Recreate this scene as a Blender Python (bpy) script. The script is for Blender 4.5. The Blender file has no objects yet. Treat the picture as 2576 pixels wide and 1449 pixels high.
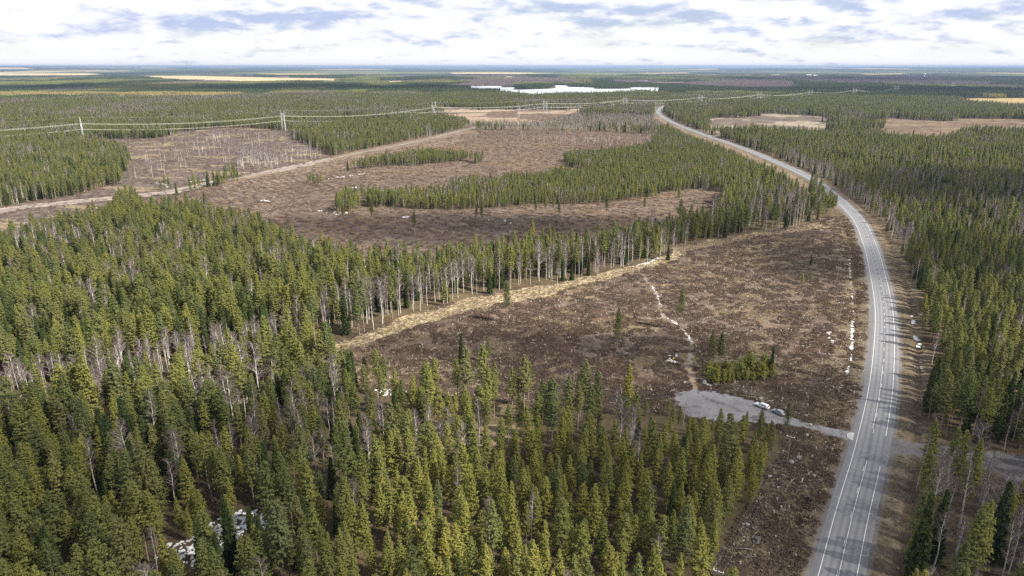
import bpy, bmesh, math, random
import numpy as np
from mathutils import Vector, Matrix

random.seed(7)
rng = np.random.default_rng(11)
PI = math.pi
SC = bpy.context.scene
COL = SC.collection

# ------------------------------------------------------------------ camera, light, exposure
H = 105.0                      # drone height
PITCH = math.radians(18.0)     # looking down
FPX = 24.0 / 36.0 * 2576.0     # focal length in photo-preview pixels
cam_d = bpy.data.cameras.new('camera')
cam = bpy.data.objects.new('camera', cam_d)
COL.objects.link(cam)
cam.location = (0, 0, H)
cam.rotation_euler = (PI / 2 - PITCH, 0, 0)
cam_d.lens = 24.0
cam_d.sensor_width = 36.0
cam_d.clip_start = 0.5
cam_d.clip_end = 200000.0
SC.camera = cam

SUN_EL = math.radians(44)
SUN_AZ = math.atan2(-0.42, 0.90)                     # towards the right and a little behind the camera
SUN = Vector((math.cos(SUN_EL) * math.cos(SUN_AZ), math.cos(SUN_EL) * math.sin(SUN_AZ), math.sin(SUN_EL)))
sun_d = bpy.data.lights.new('sun', 'SUN')
sun_d.energy = 5.0
sun_d.angle = math.radians(0.8)
sun_d.color = (1.0, 0.93, 0.80)
sun = bpy.data.objects.new('sun', sun_d)
COL.objects.link(sun)
sun.rotation_euler = SUN.to_track_quat('Z', 'Y').to_euler()
sun.location = (300, -200, 400)

SC.view_settings.view_transform = 'Standard'
SC.view_settings.look = 'None'
SC.view_settings.exposure = 1.36
SC.view_settings.gamma = 1.0
SC.view_settings.use_curve_mapping = False
SC.render.engine = 'CYCLES'
SC.cycles.max_bounces = 5
SC.cycles.diffuse_bounces = 3
SC.cycles.glossy_bounces = 2
SC.cycles.transmission_bounces = 3
SC.cycles.transparent_max_bounces = 12
SC.cycles.volume_bounces = 0
SC.cycles.use_denoising = False
SC.cycles.sample_clamp_indirect = 4.0

def new_nodes(nt):
    nt.nodes.clear()
    return nt.nodes, nt.links

def make_world():
    w = bpy.data.worlds.new('World')
    SC.world = w
    w.use_nodes = True
    N, L = new_nodes(w.node_tree)
    out = N.new('ShaderNodeOutputWorld')
    sky = N.new('ShaderNodeTexSky')
    sky.sky_type = 'NISHITA'
    sky.sun_disc = False
    sky.sun_elevation = SUN_EL
    sky.sun_rotation = math.atan2(SUN.x, SUN.y)
    sky.altitude = 100
    sky.air_density = 1.0
    sky.dust_density = 0.6
    sky.ozone_density = 1.5
    b1 = N.new('ShaderNodeBackground'); b1.inputs[1].default_value = 0.05
    L.new(sky.outputs[0], b1.inputs[0])
    tc = N.new('ShaderNodeTexCoord')
    sep = N.new('ShaderNodeSeparateXYZ'); L.new(tc.outputs['Generated'], sep.inputs[0])
    def math_(op, a, b=None, c=None):
        m = N.new('ShaderNodeMath'); m.operation = op
        for i, v in enumerate((a, b, c)):
            if v is None: continue
            if isinstance(v, (int, float)): m.inputs[i].default_value = v
            else: L.new(v, m.inputs[i])
        return m.outputs[0]
    zz = math_('MAXIMUM', sep.outputs[2], 0.0)
    den = math_('ADD', zz, 0.24)
    u = math_('DIVIDE', sep.outputs[0], den)
    v = math_('DIVIDE', sep.outputs[1], den)
    def cloud_noise(dv, scale, detail, rough, off):
        cv = N.new('ShaderNodeCombineXYZ')
        L.new(u, cv.inputs[0]); L.new(math_('ADD', v, dv), cv.inputs[1]); cv.inputs[2].default_value = off
        n = N.new('ShaderNodeTexNoise'); n.inputs['Scale'].default_value = scale
        n.inputs['Detail'].default_value = detail; n.inputs['Roughness'].default_value = rough; n.inputs['Distortion'].default_value = 0.08
        L.new(cv.outputs[0], n.inputs['Vector'])
        return n.outputs[0]
    n1 = cloud_noise(0.0, 2.5, 9, 0.58, 3.3)
    n2 = cloud_noise(-0.11, 2.5, 9, 0.58, 3.3)
    n3 = cloud_noise(0.0, 0.35, 3, 0.5, 9.1)
    # cover: how much cloud stands in this direction
    cov = N.new('ShaderNodeMapRange'); cov.interpolation_type = 'SMOOTHSTEP'
    cov.inputs[1].default_value = 0.36; cov.inputs[2].default_value = 0.56
    L.new(math_('ADD', n1, math_('MULTIPLY', math_('SUBTRACT', n3, 0.45), 0.45)), cov.inputs[0])
    hor = N.new('ShaderNodeMapRange'); hor.interpolation_type = 'SMOOTHSTEP'     # cloud rows close up towards the horizon
    hor.inputs[1].default_value = 0.058; hor.inputs[2].default_value = 0.0
    L.new(zz, hor.inputs[0])
    cover = math_('MAXIMUM', math_('MULTIPLY_ADD', cov.outputs[0], 0.3, 0.7), hor.outputs[0])
    # grey-blue bases, white tops
    lit = N.new('ShaderNodeMapRange'); lit.interpolation_type = 'SMOOTHSTEP'
    lit.inputs[1].default_value = -0.125; lit.inputs[2].default_value = 0.06
    L.new(math_('ADD', math_('SUBTRACT', n1, n2), math_('MULTIPLY', hor.outputs[0], 0.12)), lit.inputs[0])
    mixc = N.new('ShaderNodeMix'); mixc.data_type = 'RGBA'
    mixc.inputs[6].default_value = (0.50, 0.585, 0.82, 1); mixc.inputs[7].default_value = (0.98, 0.985, 1.0, 1)
    L.new(lit.outputs[0], mixc.inputs[0])
    b2 = N.new('ShaderNodeBackground'); b2.inputs[1].default_value = 0.42
    L.new(mixc.outputs[2], b2.inputs[0])
    mx = N.new('ShaderNodeMixShader')
    L.new(cover, mx.inputs[0]); L.new(b1.outputs[0], mx.inputs[1]); L.new(b2.outputs[0], mx.inputs[2])
    L.new(mx.outputs[0], out.inputs[0])
make_world()

# ------------------------------------------------------------------ photo geometry -> ground
cP, sP = math.cos(PITCH), math.sin(PITCH)
def gp(x, y, z=0.0):
    """ground (or height z) point seen at preview pixel x, y"""
    a = (x - 1288.0) / FPX; b = (724.5 - y) / FPX
    yw = cP + b * sP; zw = -sP + b * cP
    t = (H - z) / -zw
    return (a * t, yw * t)
def proj(X, Y, Z):
    """numpy: world -> preview pixel and depth"""
    dz = Z - H
    d = Y * cP - dz * sP
    up = Y * sP + dz * cP
    return 1288.0 + FPX * X / d, 724.5 - FPX * up / d, d

T = 15.5
def poly(pts):
    return np.array([gp(*p) for p in pts])

# ------------------------------------------------------------------ noise
_tab = rng.random((256, 256))
def vnoise(x, y):
    x = np.asarray(x, float); y = np.asarray(y, float)
    xi = np.floor(x).astype(np.int64); yi = np.floor(y).astype(np.int64)
    fx = x - xi; fy = y - yi
    fx = fx * fx * (3 - 2 * fx); fy = fy * fy * (3 - 2 * fy)
    a = _tab[xi & 255, yi & 255]; b = _tab[(xi + 1) & 255, yi & 255]
    c = _tab[xi & 255, (yi + 1) & 255]; d = _tab[(xi + 1) & 255, (yi + 1) & 255]
    return (a * (1 - fx) + b * fx) * (1 - fy) + (c * (1 - fx) + d * fx) * fy
def fbm(x, y, s, o=4, seed=0):
    r = 0; amp = 0.5; tot = 0
    for i in range(o):
        r = r + amp * vnoise(np.asarray(x) / s + 17.3 * i + seed * 31.7, np.asarray(y) / s - 9.1 * i + seed * 7.9)
        tot += amp; amp *= 0.5; s = s / 2.03
    return r / tot

def inside(P, x, y):
    r = np.zeros(x.shape, bool)
    x0, y0 = P.min(0); x1, y1 = P.max(0)
    m = (x >= x0) & (x <= x1) & (y >= y0) & (y <= y1)
    if not m.any(): return r
    xs = x[m]; ys = y[m]; c = np.zeros(xs.shape, bool)
    n = len(P)
    for i in range(n):
        ax, ay = P[i]; bx, by = P[(i + 1) % n]
        if ay == by: continue
        k = ((ay > ys) != (by > ys)) & (xs < (bx - ax) * (ys - ay) / (by - ay) + ax)
        c ^= k
    r[m] = c
    return r
def seg_dist(path, x, y, lim=60.0):
    """distance to a polyline and signed side (positive = left of travel)"""
    best = np.full(x.shape, 1e9); side = np.zeros(x.shape)
    P = np.asarray(path)
    for i in range(len(P) - 1):
        ax, ay = P[i]; bx, by = P[i + 1]
        m = (x > min(ax, bx) - lim) & (x < max(ax, bx) + lim) & (y > min(ay, by) - lim) & (y < max(ay, by) + lim)
        if not m.any(): continue
        xs = x[m]; ys = y[m]
        dx, dy = bx - ax, by - ay; l2 = dx * dx + dy * dy + 1e-9
        t = np.clip(((xs - ax) * dx + (ys - ay) * dy) / l2, 0, 1)
        qx = xs - (ax + t * dx); qy = ys - (ay + t * dy)
        d = np.hypot(qx, qy); s = np.sign(dx * qy - dy * qx)
        bb = best[m]; ss = side[m]; k = d < bb
        bb[k] = d[k]; ss[k] = s[k]
        best[m] = bb; side[m] = ss
    return best, side
def smooth_path(pts, step):
    """Catmull-Rom through points, resampled evenly"""
    P = [np.array(p, float) for p in pts]
    P = [2 * P[0] - P[1]] + P + [2 * P[-1] - P[-2]]
    o = []
    for i in range(1, len(P) - 2):
        p0, p1, p2, p3 = P[i - 1:i + 3]
        n = max(4, int(np.linalg.norm(p2 - p1) / 1.5))
        t = np.linspace(0, 1, n, endpoint=False)[:, None]
        o.append(0.5 * ((2 * p1) + (-p0 + p2) * t + (2 * p0 - 5 * p1 + 4 * p2 - p3) * t ** 2 + (-p0 + 3 * p1 - 3 * p2 + p3) * t ** 3))
    o.append(P[-2][None]); o = np.concatenate(o)
    for _ in range(2):
        o[1:-1] = (o[:-2] + 2 * o[1:-1] + o[2:]) / 4
    d = np.concatenate([[0], np.cumsum(np.linalg.norm(np.diff(o, axis=0), axis=1))])
    n = max(3, int(d[-1] / step) + 1)
    s = np.linspace(0, d[-1], n)
    return np.stack([np.interp(s, d, o[:, 0]), np.interp(s, d, o[:, 1])], 1)
def smooth01(v, a, b):
    t = np.clip((v - a) / (b - a), 0, 1)
    return t * t * (3 - 2 * t)

# ------------------------------------------------------------------ layout of the land (preview pixels)
_a, _b = np.array(gp(2075, 1580)), np.array(gp(2107, 1449))
MAIN = smooth_path([tuple(_a + (_a - _b) / np.linalg.norm(_a - _b) * 130), tuple(_a + (_a - _b) / np.linalg.norm(_a - _b) * 60)] + [gp(*p) for p in [(2075, 1580), (2107, 1449), (2143.5, 1293), (2188.5, 1119.5), (2219, 946), (2224, 787), (2206, 683),
        (2187, 613.8), (2152, 544.4), (2077, 475), (2025, 440), (1917.7, 392.4), (1862, 370), (1786, 343.7), (1730, 323), (1695.6, 309),
        (1664, 291), (1656, 281), (1663, 271), (1676, 265)]], 4.0)
TRACK = smooth_path([gp(*p) for p in [(-180, 585), (0, 530), (180, 508), (330, 494), (440, 481), (520, 463), (600, 448), (700, 428),
        (820, 403), (900, 385), (1000, 366), (1080, 348), (1140, 334), (1195, 321)]], 5.0)
LOT = poly([(1690, 1000), (1697, 990), (1720, 981), (1745, 978), (1791, 983), (1838, 994), (1901, 1013), (1940, 1026), (1979, 1045),
        (2012, 1055), (2043, 1066), (2137, 1087), (2168, 1089), (2160, 1112), (2130, 1107), (2043, 1082), (2008, 1074), (1938, 1066),
        (1860, 1062), (1790, 1060), (1735, 1046), (1700, 1020)])
SIDE = poly([(2215, 1104), (2250, 1102), (2330, 1120), (2400, 1128), (2470, 1133), (2560, 1142), (2700, 1160), (2700, 1245), (2560, 1222),
        (2500, 1190), (2440, 1166), (2380, 1152), (2320, 1146), (2250, 1146), (2208, 1142)])
RUT = smooth_path([gp(*p) for p in [(1734, 926), (1738, 893), (1741, 866), (1729, 845), (1712, 822), (1690, 808), (1666, 794), (1660, 765), (1650, 740), (1640, 720), (1620, 697), (1608, 680), (1630, 663), (1660, 648)]], 1.0)
FOOT = smooth_path([gp(*p) for p in [(1748, 984), (1741.5, 949), (1732, 924), (1715, 914), (1690, 909)]], 1.0)

C1 = poly([(770, 893), (830, 868), (900, 843), (1000, 803), (1120, 765), (1250, 735), (1400, 712), (1500, 692), (1600, 665), (1660, 640),
        (1700, 622), (1800, 602), (1900, 587), (2000, 572), (2045, 557), (2075, 543), (2150, 544), (2187, 614), (2206, 683), (2224, 787),
        (2219, 946), (2188, 1119), (2143, 1293), (2107, 1449), (2075, 1580), (1730, 1580), (1775, 1470), (1805, 1400), (1850, 1320),
        (1890, 1260), (1930, 1185), (1962, 1150), (1965, 1095), (1900, 1080), (1795, 1078), (1735, 1066), (1690, 1046), (1600, 1040),
        (1520, 1036), (1400, 1025), (1300, 1020), (1200, 1015), (1100, 1010), (1000, 998), (900, 978), (820, 945), (780, 915)])
CR = poly([(2077, 475), (2126, 499), (2182, 537), (2237, 593), (2272, 655), (2296, 718), (2314, 753), (2324, 822), (2331, 892), (2334, 943),
        (2338, 1050), (2345, 1102), (2420, 1122), (2500, 1131), (2700, 1155), (2700, 1250, 8), (2560, 1228, 8), (2470, 1194, 8), (2400, 1168, 7),
        (2335, 1160), (2303, 1172), (2286, 1258), (2268, 1328), (2251, 1449), (2225, 1580), (2075, 1580), (2107, 1449), (2143, 1293),
        (2188, 1119), (2219, 946), (2224, 787), (2206, 683), (2187, 614), (2150, 544)])
C2 = poly([(345, 503), (440, 492), (520, 472), (600, 456), (700, 436), (820, 410), (900, 392), (1000, 374), (1085, 356), (1150, 340),
        (1215, 326), (1300, 326), (1400, 327), (1500, 330), (1600, 335), (1660, 338),
        (1640, 346, T), (1590, 355, T), (1500, 360, T), (1415, 370, T), (1430, 383, T), (1474, 392, T), (1474, 408, T), (1373, 408, T),
        (1234, 423, T), (1154, 428, T), (1106, 447, T), (1026, 451, T), (932, 456, T), (905, 475, T), (852, 490, T),
        (848, 518), (1061, 528), (1252, 524), (1338, 516), (1547, 511), (1651, 490), (1698, 479), (1760, 476), (1830, 484),
        (1790, 508, T), (1695, 536, T), (1600, 548, T), (1530, 562, T), (1502, 580, T), (1420, 572, T), (1338, 573, T), (1286, 579, T),
        (1200, 592, T), (1112, 600, T), (991, 610, T), (935, 617, T), (850, 592, T), (760, 577, T), (690, 560, T), (665, 540, T),
        (640, 522, T), (560, 510, T), (470, 492, T), (400, 492, T), (345, 497, T)])
S1 = poly([(866, 392, T), (991, 368, T), (1078, 361, T), (1178, 367, T), (1210, 380, T), (1213, 404), (1130, 408), (1039, 416), (960, 418),
        (911, 428), (870, 420)])
C4 = poly([(215, 352), (314, 350), (400, 347), (475, 330), (560, 322), (640, 322), (727, 330), (745, 350), (790, 372), (830, 388), (840, 402),
        (700, 432), (580, 446), (450, 488), (340, 505), (200, 508, 20), (100, 525, 20), (0, 547, 20), (-180, 588, 20), (-180, 560), (0, 520),
        (120, 502), (243, 478), (305, 464), (300, 440), (315, 420), (325, 400), (290, 375), (225, 360)])
C5 = poly([(1005, 1075), (1100, 1060), (1330, 1072), (1350, 1102), (1200, 1135), (1100, 1140), (1000, 1118)])
C6 = poly([(425, 1300), (560, 1278), (670, 1300), (650, 1390), (560, 1440), (470, 1500), (430, 1420)])
PIT = poly([(1740, 303), (1800, 293), (1950, 289), (2050, 292), (2130, 302), (2090, 317, T), (1939, 311, T), (1800, 313, T), (1740, 312, T)])
CUT = poly([(2160, 313), (2303, 301), (2450, 298), (2680, 298), (2680, 315, T), (2576, 317, T), (2356, 329, T), (2252, 320, T), (2170, 318, T)])
RFIELD = poly([(2395, 248), (2576, 246.5), (2700, 246.5), (2700, 258, T), (2576, 257.5, T), (2520, 255, T), (2450, 250.5, T)])
CORR = poly([(1105, 268), (1200, 276), (1330, 275), (1420, 277), (1480, 271), (1500, 268), (1540, 274), (1480, 281), (1390, 290, T),
        (1290, 292, T), (1180, 292, T), (1110, 280, T)])
LAKE_PTS = [(1182, 217.5), (1258, 216.5), (1262, 220), (1294, 220.5), (1294, 225.5), (1350, 225), (1396, 222), (1397, 215.5), (1427, 216), (1429, 219),
        (1490, 221), (1500, 224), (1583, 223.5), (1590, 220.5), (1660, 221), (1655, 224, 10.5), (1600, 229, 10.5), (1540, 233, 10.5), (1440, 234, 10.5),
        (1340, 237, 10.5), (1300, 233, 10.5), (1272, 229, 10.5), (1262, 225, 10.5), (1182, 223, 10.5)]
LAKE = poly(LAKE_PTS)
FIELDS = [poly(p) for p in (
    [(-120, 185), (215, 185.5), (260, 187.5), (200, 190), (-120, 190)],
    [(330, 191), (470, 190.5), (640, 194), (880, 198.5), (820, 202, T), (600, 201.5, T), (420, 197, T)],
    [(1210, 205.5), (1320, 205), (1390, 207), (1300, 208.5), (1210, 208)],
    [(1370, 207), (1480, 206), (1600, 210), (1500, 212.5), (1380, 211)],
    [(1625, 207), (1700, 206), (1760, 208), (1720, 212), (1640, 212)],
    [(2020, 209), (2060, 208), (2070, 210.5), (2020, 211.5)],
    [(2100, 208.3), (2230, 209), (2228, 212.5, 8), (2100, 211, 8)],
    [(2300, 217.5), (2360, 217), (2360, 219), (2300, 219.6)],
    [(1130, 183), (1240, 182), (1400, 183.5), (1300, 186), (1140, 185.5)],
    [(1420, 189), (1560, 188.4), (1640, 190), (1500, 192)],
    [(820, 205), (1010, 204), (1020, 207), (830, 208.5)],
    [(-100, 178), (60, 177.5), (90, 179), (-100, 180)],
    [(1620, 234.5), (1680, 233.2), (1690, 236), (1630, 237.5)],
    [(1300, 237.5), (1400, 237.2), (1410, 240), (1310, 241)],
    [(1830, 188), (1960, 187), (1980, 188.6), (1840, 190)],
    [(1700, 197), (1830, 196), (1860, 198), (1720, 200)],
    [(640, 186), (800, 185.6), (860, 187), (700, 187.6)], [(900, 190), (1010, 189.5), (1060, 190.8), (930, 191.6)], [(1250, 192.5), (1340, 192), (1360, 193.4), (1270, 194)],
    [(1960, 199), (2060, 198.4), (2080, 200), (1980, 200.8)], [(2160, 186), (2260, 185.5), (2290, 186.6), (2180, 187.2)], [(1600, 183), (1720, 182.5), (1740, 183.6), (1620, 184.2)],
    [(2430, 205), (2520, 204.4), (2540, 205.8), (2450, 206.4)], [(100, 213), (260, 212.4), (300, 213.8), (130, 214.8)],
)]
PALE = poly([(-120, 243), (200, 242.5), (420, 243), (590, 245), (560, 249), (300, 249), (100, 249), (-120, 250)])   # pale stand far left, its sunlit yellow put into the colour
SCRUB = poly([(1170, 318), (1190, 303), (1290, 292), (1400, 290), (1560, 292), (1640, 295), (1700, 318), (1660, 336), (1500, 329), (1215, 325)])
BAND = poly([(-60, 1005), (0, 988), (250, 960), (330, 935), (600, 880), (760, 832), (778, 880), (690, 935), (560, 985), (400, 1035), (200, 1068), (0, 1105), (-60, 1110)])
CORNER = poly([(2300, 1165), (2480, 1195), (2700, 1260), (2700, 1600), (2215, 1600), (2251, 1449), (2286, 1258)])
EDGE = poly([(770, 893), (900, 843), (1120, 765), (1400, 712), (1600, 665), (1600, 640), (1400, 690), (1120, 735), (900, 800), (750, 840)])
REDGE = poly([(1960, 400), (2055, 440), (2126, 499), (2182, 537), (2237, 593), (2272, 655), (2310, 655), (2290, 593), (2230, 540), (2170, 500), (2090, 440), (1990, 400)])
LEFTROAD = poly([(1880, 545), (1960, 500), (2010, 480), (2060, 500), (2060, 560), (2000, 572), (1880, 590)])
YOUNG = poly([(900, 1210), (1400, 1130), (1700, 1060), (1960, 1080), (1960, 1160), (1770, 1470), (1730, 1620), (850, 1620), (860, 1350)])
BIRCHR = poly([(2180, 450), (2576, 460), (2650, 560), (2576, 640), (2300, 560)])
GRASS = poly([(785, 895), (900, 846), (1000, 806), (1120, 768), (1250, 738), (1400, 715), (1500, 694), (1600, 668), (1665, 644), (1720, 618),
        (1800, 602), (1900, 588), (2000, 574), (2060, 560), (2080, 572), (2000, 586), (1900, 600), (1800, 614), (1740, 632), (1690, 655),
        (1600, 684), (1500, 711), (1400, 736), (1300, 756), (1200, 779), (1080, 812), (1000, 836), (900, 868), (830, 890)])
FRONT1 = poly([(1620, 1035), (1700, 1045), (1970, 1080), (1975, 1125), (1800, 1128), (1620, 1110)])
FRONT2 = poly([(1600, 1105), (1800, 1122), (1975, 1120), (1960, 1215), (1600, 1190)])
SPARSE = poly([(900, 985), (1100, 1012), (1400, 1027), (1690, 1048), (1690, 1130), (1350, 1150), (1000, 1110), (880, 1050)])

# the road and the track show because the trees on the near side stand well back
ROADVIEW = poly([(2040, 440), (1917, 384), (1862, 363), (1786, 338), (1730, 318), (1690, 303), (1660, 285), (1662, 270), (1640, 283, 11), (1650, 293, 11), (1694, 318, 11), (1730, 333, 11), (1786, 354, 11), (1862, 380, 11), (1917, 402, 15),
        (1960, 424, 15), (2010, 449, 16), (2040, 474, 16)])
TRACKVIEW = poly([(560, 464), (700, 422), (820, 397), (900, 379), (1000, 360), (1080, 343), (1140, 329), (1197, 317), (1200, 327, 11), (1145, 341, 11), (1085, 356, 11), (1005, 374, 11), (905, 393, 11), (825, 412, 11), (705, 438, 11), (570, 474, 11)])
CLEARS = [C1, CR, C4, C5, C6, PIT, CUT, RFIELD, CORR, LAKE] + FIELDS

def zones(x, y):
    """masks of the land cover at ground points"""
    x = np.asarray(x, float); y = np.asarray(y, float)
    r = np.hypot(x, y)
    amp = np.clip(r * 0.012, 1.2, 22)
    wx = x + (fbm(x, y, 14, 3, 1) - 0.5) * amp * 2
    wy = y + (fbm(x, y, 14, 3, 2) - 0.5) * amp * 2
    z = {}
    z['c2'] = inside(C2, wx, wy) & ~inside(S1, wx, wy)
    z['c1'] = inside(C1, wx, wy)
    z['cr'] = inside(CR, wx, wy)
    z['c4'] = inside(C4, wx, wy)
    z['c5'] = inside(C5, wx, wy)
    z['c6'] = inside(C6, wx, wy)
    vx = x + (fbm(x, y, 70, 4, 91) - .5) * 150; vy = y + (fbm(x, y, 70, 4, 92) - .5) * 260
    z['pit'] = inside(PIT, vx, vy)
    z['cut'] = inside(CUT, vx, vy)
    z['rfield'] = inside(RFIELD, x, y)
    z['corr'] = inside(CORR, wx, wy)
    z['lake'] = inside(LAKE, x, y)
    f = np.zeros(x.shape, bool)
    for P in FIELDS: f |= inside(P, x, y)
    z['field'] = f
    z['grass'] = inside(GRASS, wx, wy)
    d, s = seg_dist(MAIN, x, y); z['dmain'] = d; z['smain'] = s
    d2, s2 = seg_dist(TRACK, x, y); z['dtrack'] = d2
    z['lot'] = inside(LOT, x + (fbm(x, y, 5, 3, 81) - .5) * 3.4, y + (fbm(x, y, 5, 3, 82) - .5) * 3.4); z['side'] = inside(SIDE, x + (fbm(x, y, 5, 3, 81) - .5) * 3.4, y + (fbm(x, y, 5, 3, 82) - .5) * 3.4)
    d3, _ = seg_dist(FOOT, x, y); z['dfoot'] = d3
    d4, _ = seg_dist(RUT, x, y); z['drut'] = d4 + (fbm(x, y, 3, 2, 61) - .5) * 1.6
    z['view'] = inside(ROADVIEW, x, y) | inside(TRACKVIEW, x, y)
    z['clear'] = z['view'] | z['c1'] | z['c2'] | z['cr'] | z['c4'] | z['c5'] | z['c6'] | z['pit'] | z['cut'] | z['rfield'] | z['corr'] | z['lake'] | f \
        | (d < 12.5) | (d2 < 7.0) | z['lot'] | z['side']
    return z

def ground_z(x, y, z=None):
    x = np.asarray(x, float); y = np.asarray(y, float)
    r = np.hypot(x, y)
    if z is None: d, s = seg_dist(MAIN, x, y)
    else: d = z['dmain']
    h = (fbm(x, y, 7, 3, 5) - 0.5) * 0.5 * smooth01(d, 8, 16)
    h = h - 0.75 * np.exp(-((d - 11.5) / 1.7) ** 2)                # ditches along the road
    if z is not None:
        flat = smooth01(z['dtrack'], 3.5, 7) * smooth01(z['dfoot'], 1.0, 2.5)
        h = h * np.where(z['lot'] | z['side'], 0.0, flat)
    h = h * (1 - smooth01(r, 1500, 3000))
    ang = np.degrees(np.arctan2(x, y))
    rise = np.interp(ang, [-60, -37, -20, -5, 5, 15, 25, 37, 60], [100, 92, 45, 4, 0, 12, 55, 75, 80])
    h = h + rise * smooth01(r, 9000, 30000) + (fbm(x, y, 5200, 3, 8) - 0.5) * 46 * smooth01(r, 9000, 15000)
    return h

# ------------------------------------------------------------------ mesh helpers
class MB:
    def __init__(s): s.v = []; s.f = []; s.m = []; s.tone = []; s.t = 1.0
    def add(s, vs, fs, mi=0):
        b = len(s.v); s.v.extend([tuple(p) for p in vs]); s.tone.extend([s.t] * len(vs))
        s.f.extend([tuple(i + b for i in f) for f in fs]); s.m.extend([mi] * len(fs))
    def box(s, c, d, mi=0, rz=0.0, taper=1.0):
        x, y, z = d[0] / 2, d[1] / 2, d[2] / 2
        vs = []
        for k in (-1, 1):
            q = taper if k > 0 else 1.0
            for (i, j) in ((-1, -1), (1, -1), (1, 1), (-1, 1)):
                px, py = i * x * q, j * y * q
                vs.append((c[0] + px * math.cos(rz) - py * math.sin(rz), c[1] + px * math.sin(rz) + py * math.cos(rz), c[2] + k * z))
        s.add(vs, [(3, 2, 1, 0), (4, 5, 6, 7), (0, 1, 5, 4), (1, 2, 6, 5), (2, 3, 7, 6), (3, 0, 4, 7)], mi)
    def tube(s, p, r, n=6, mi=0, cap=True):
        """p: points, r: radius or radii"""
        p = [Vector(q) for q in p]
        if not hasattr(r, '__len__'): r = [r] * len(p)
        vs = []
        for i, q in enumerate(p):
            d = (p[min(i + 1, len(p) - 1)] - p[max(i - 1, 0)]).normalized()
            a = d.cross(Vector((0, 0, 1)) if abs(d.z) < 0.9 else Vector((1, 0, 0))).normalized(); b = d.cross(a)
            for k in range(n):
                t = 2 * PI * k / n
                vs.append(q + (a * math.cos(t) + b * math.sin(t)) * r[i])
        fs = []
        for i in range(len(p) - 1):
            for k in range(n):
                fs.append((i * n + k, i * n + (k + 1) % n, (i + 1) * n + (k + 1) % n, (i + 1) * n + k))
        if cap:
            fs.append(tuple(range(n))); fs.append(tuple((len(p) - 1) * n + k for k in reversed(range(n))))
        s.add(vs, fs, mi)
    def tri(s, a, b, c, mi=0): s.add((a, b, c), ((0, 1, 2),), mi)
    def mesh(s, name, mats, smooth=False):
        me = bpy.data.meshes.new(name)
        me.from_pydata(s.v, [], s.f)
        for m in (mats if isinstance(mats, (list, tuple)) else [mats]): me.materials.append(m)
        if any(s.m): me.polygons.foreach_set('material_index', s.m)
        if smooth: me.polygons.foreach_set('use_smooth', [True] * len(s.f))
        if min(s.tone, default=1) != 1 or max(s.tone, default=1) != 1:
            a = me.attributes.new('tone', 'FLOAT', 'POINT'); a.data.foreach_set('value', s.tone)
        me.update()
        return me
    def obj(s, name, mats, parent=None, smooth=False):
        return link(name, s.mesh(name, mats, smooth), parent)
def link(name, me, parent=None, loc=None, rz=0):
    o = bpy.data.objects.new(name, me); COL.objects.link(o)
    if parent: o.parent = parent
    if loc: o.location = loc
    if rz: o.rotation_euler[2] = rz
    return o
def tag(o, label=None, cat=None, group=None, kind=None):
    if label: o['label'] = label
    if cat: o['category'] = cat
    if group: o['group'] = group
    if kind: o['kind'] = kind
    return o
def thing(name, loc, rz=0, label=None, cat=None, group=None):
    o = bpy.data.objects.new(name, None); COL.objects.link(o)
    o.empty_display_size = 0.5
    o.location = loc; o.rotation_euler = (0, 0, rz)
    return tag(o, label, cat, group)
def copy_tree(o, parent=None):
    c = o.copy(); COL.objects.link(c)
    if parent: c.parent = parent
    for ch in list(o.children): copy_tree(ch, c)
    return c

# ------------------------------------------------------------------ materials
def mat(name, col, rough=0.8, metal=0.0, spec=0.3, noise=None, emit=None):
    """plain surface with a little grain: noise = (scale, amount)"""
    m = bpy.data.materials.new(name); m.use_nodes = True
    N, L = new_nodes(m.node_tree)
    o = N.new('ShaderNodeOutputMaterial'); p = N.new('ShaderNodeBsdfPrincipled')
    L.new(p.outputs[0], o.inputs[0])
    p.inputs['Base Color'].default_value = (*col, 1); p.inputs['Roughness'].default_value = rough
    p.inputs['Metallic'].default_value = metal; p.inputs['Specular IOR Level'].default_value = spec
    if noise:
        tc = N.new('ShaderNodeTexCoord'); n = N.new('ShaderNodeTexNoise')
        n.inputs['Scale'].default_value = noise[0]; n.inputs['Detail'].default_value = 5
        L.new(tc.outputs['Object'], n.inputs['Vector'])
        mr = N.new('ShaderNodeMapRange'); mr.inputs[1].default_value = 0.25; mr.inputs[2].default_value = 0.75
        mr.inputs[3].default_value = 1 - noise[1]; mr.inputs[4].default_value = 1 + noise[1]
        L.new(n.outputs[0], mr.inputs[0])
        v = N.new('ShaderNodeVectorMath'); v.operation = 'SCALE'; v.inputs[0].default_value = col
        L.new(mr.outputs[0], v.inputs['Scale']); L.new(v.outputs[0], p.inputs['Base Color'])
    return m

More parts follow.
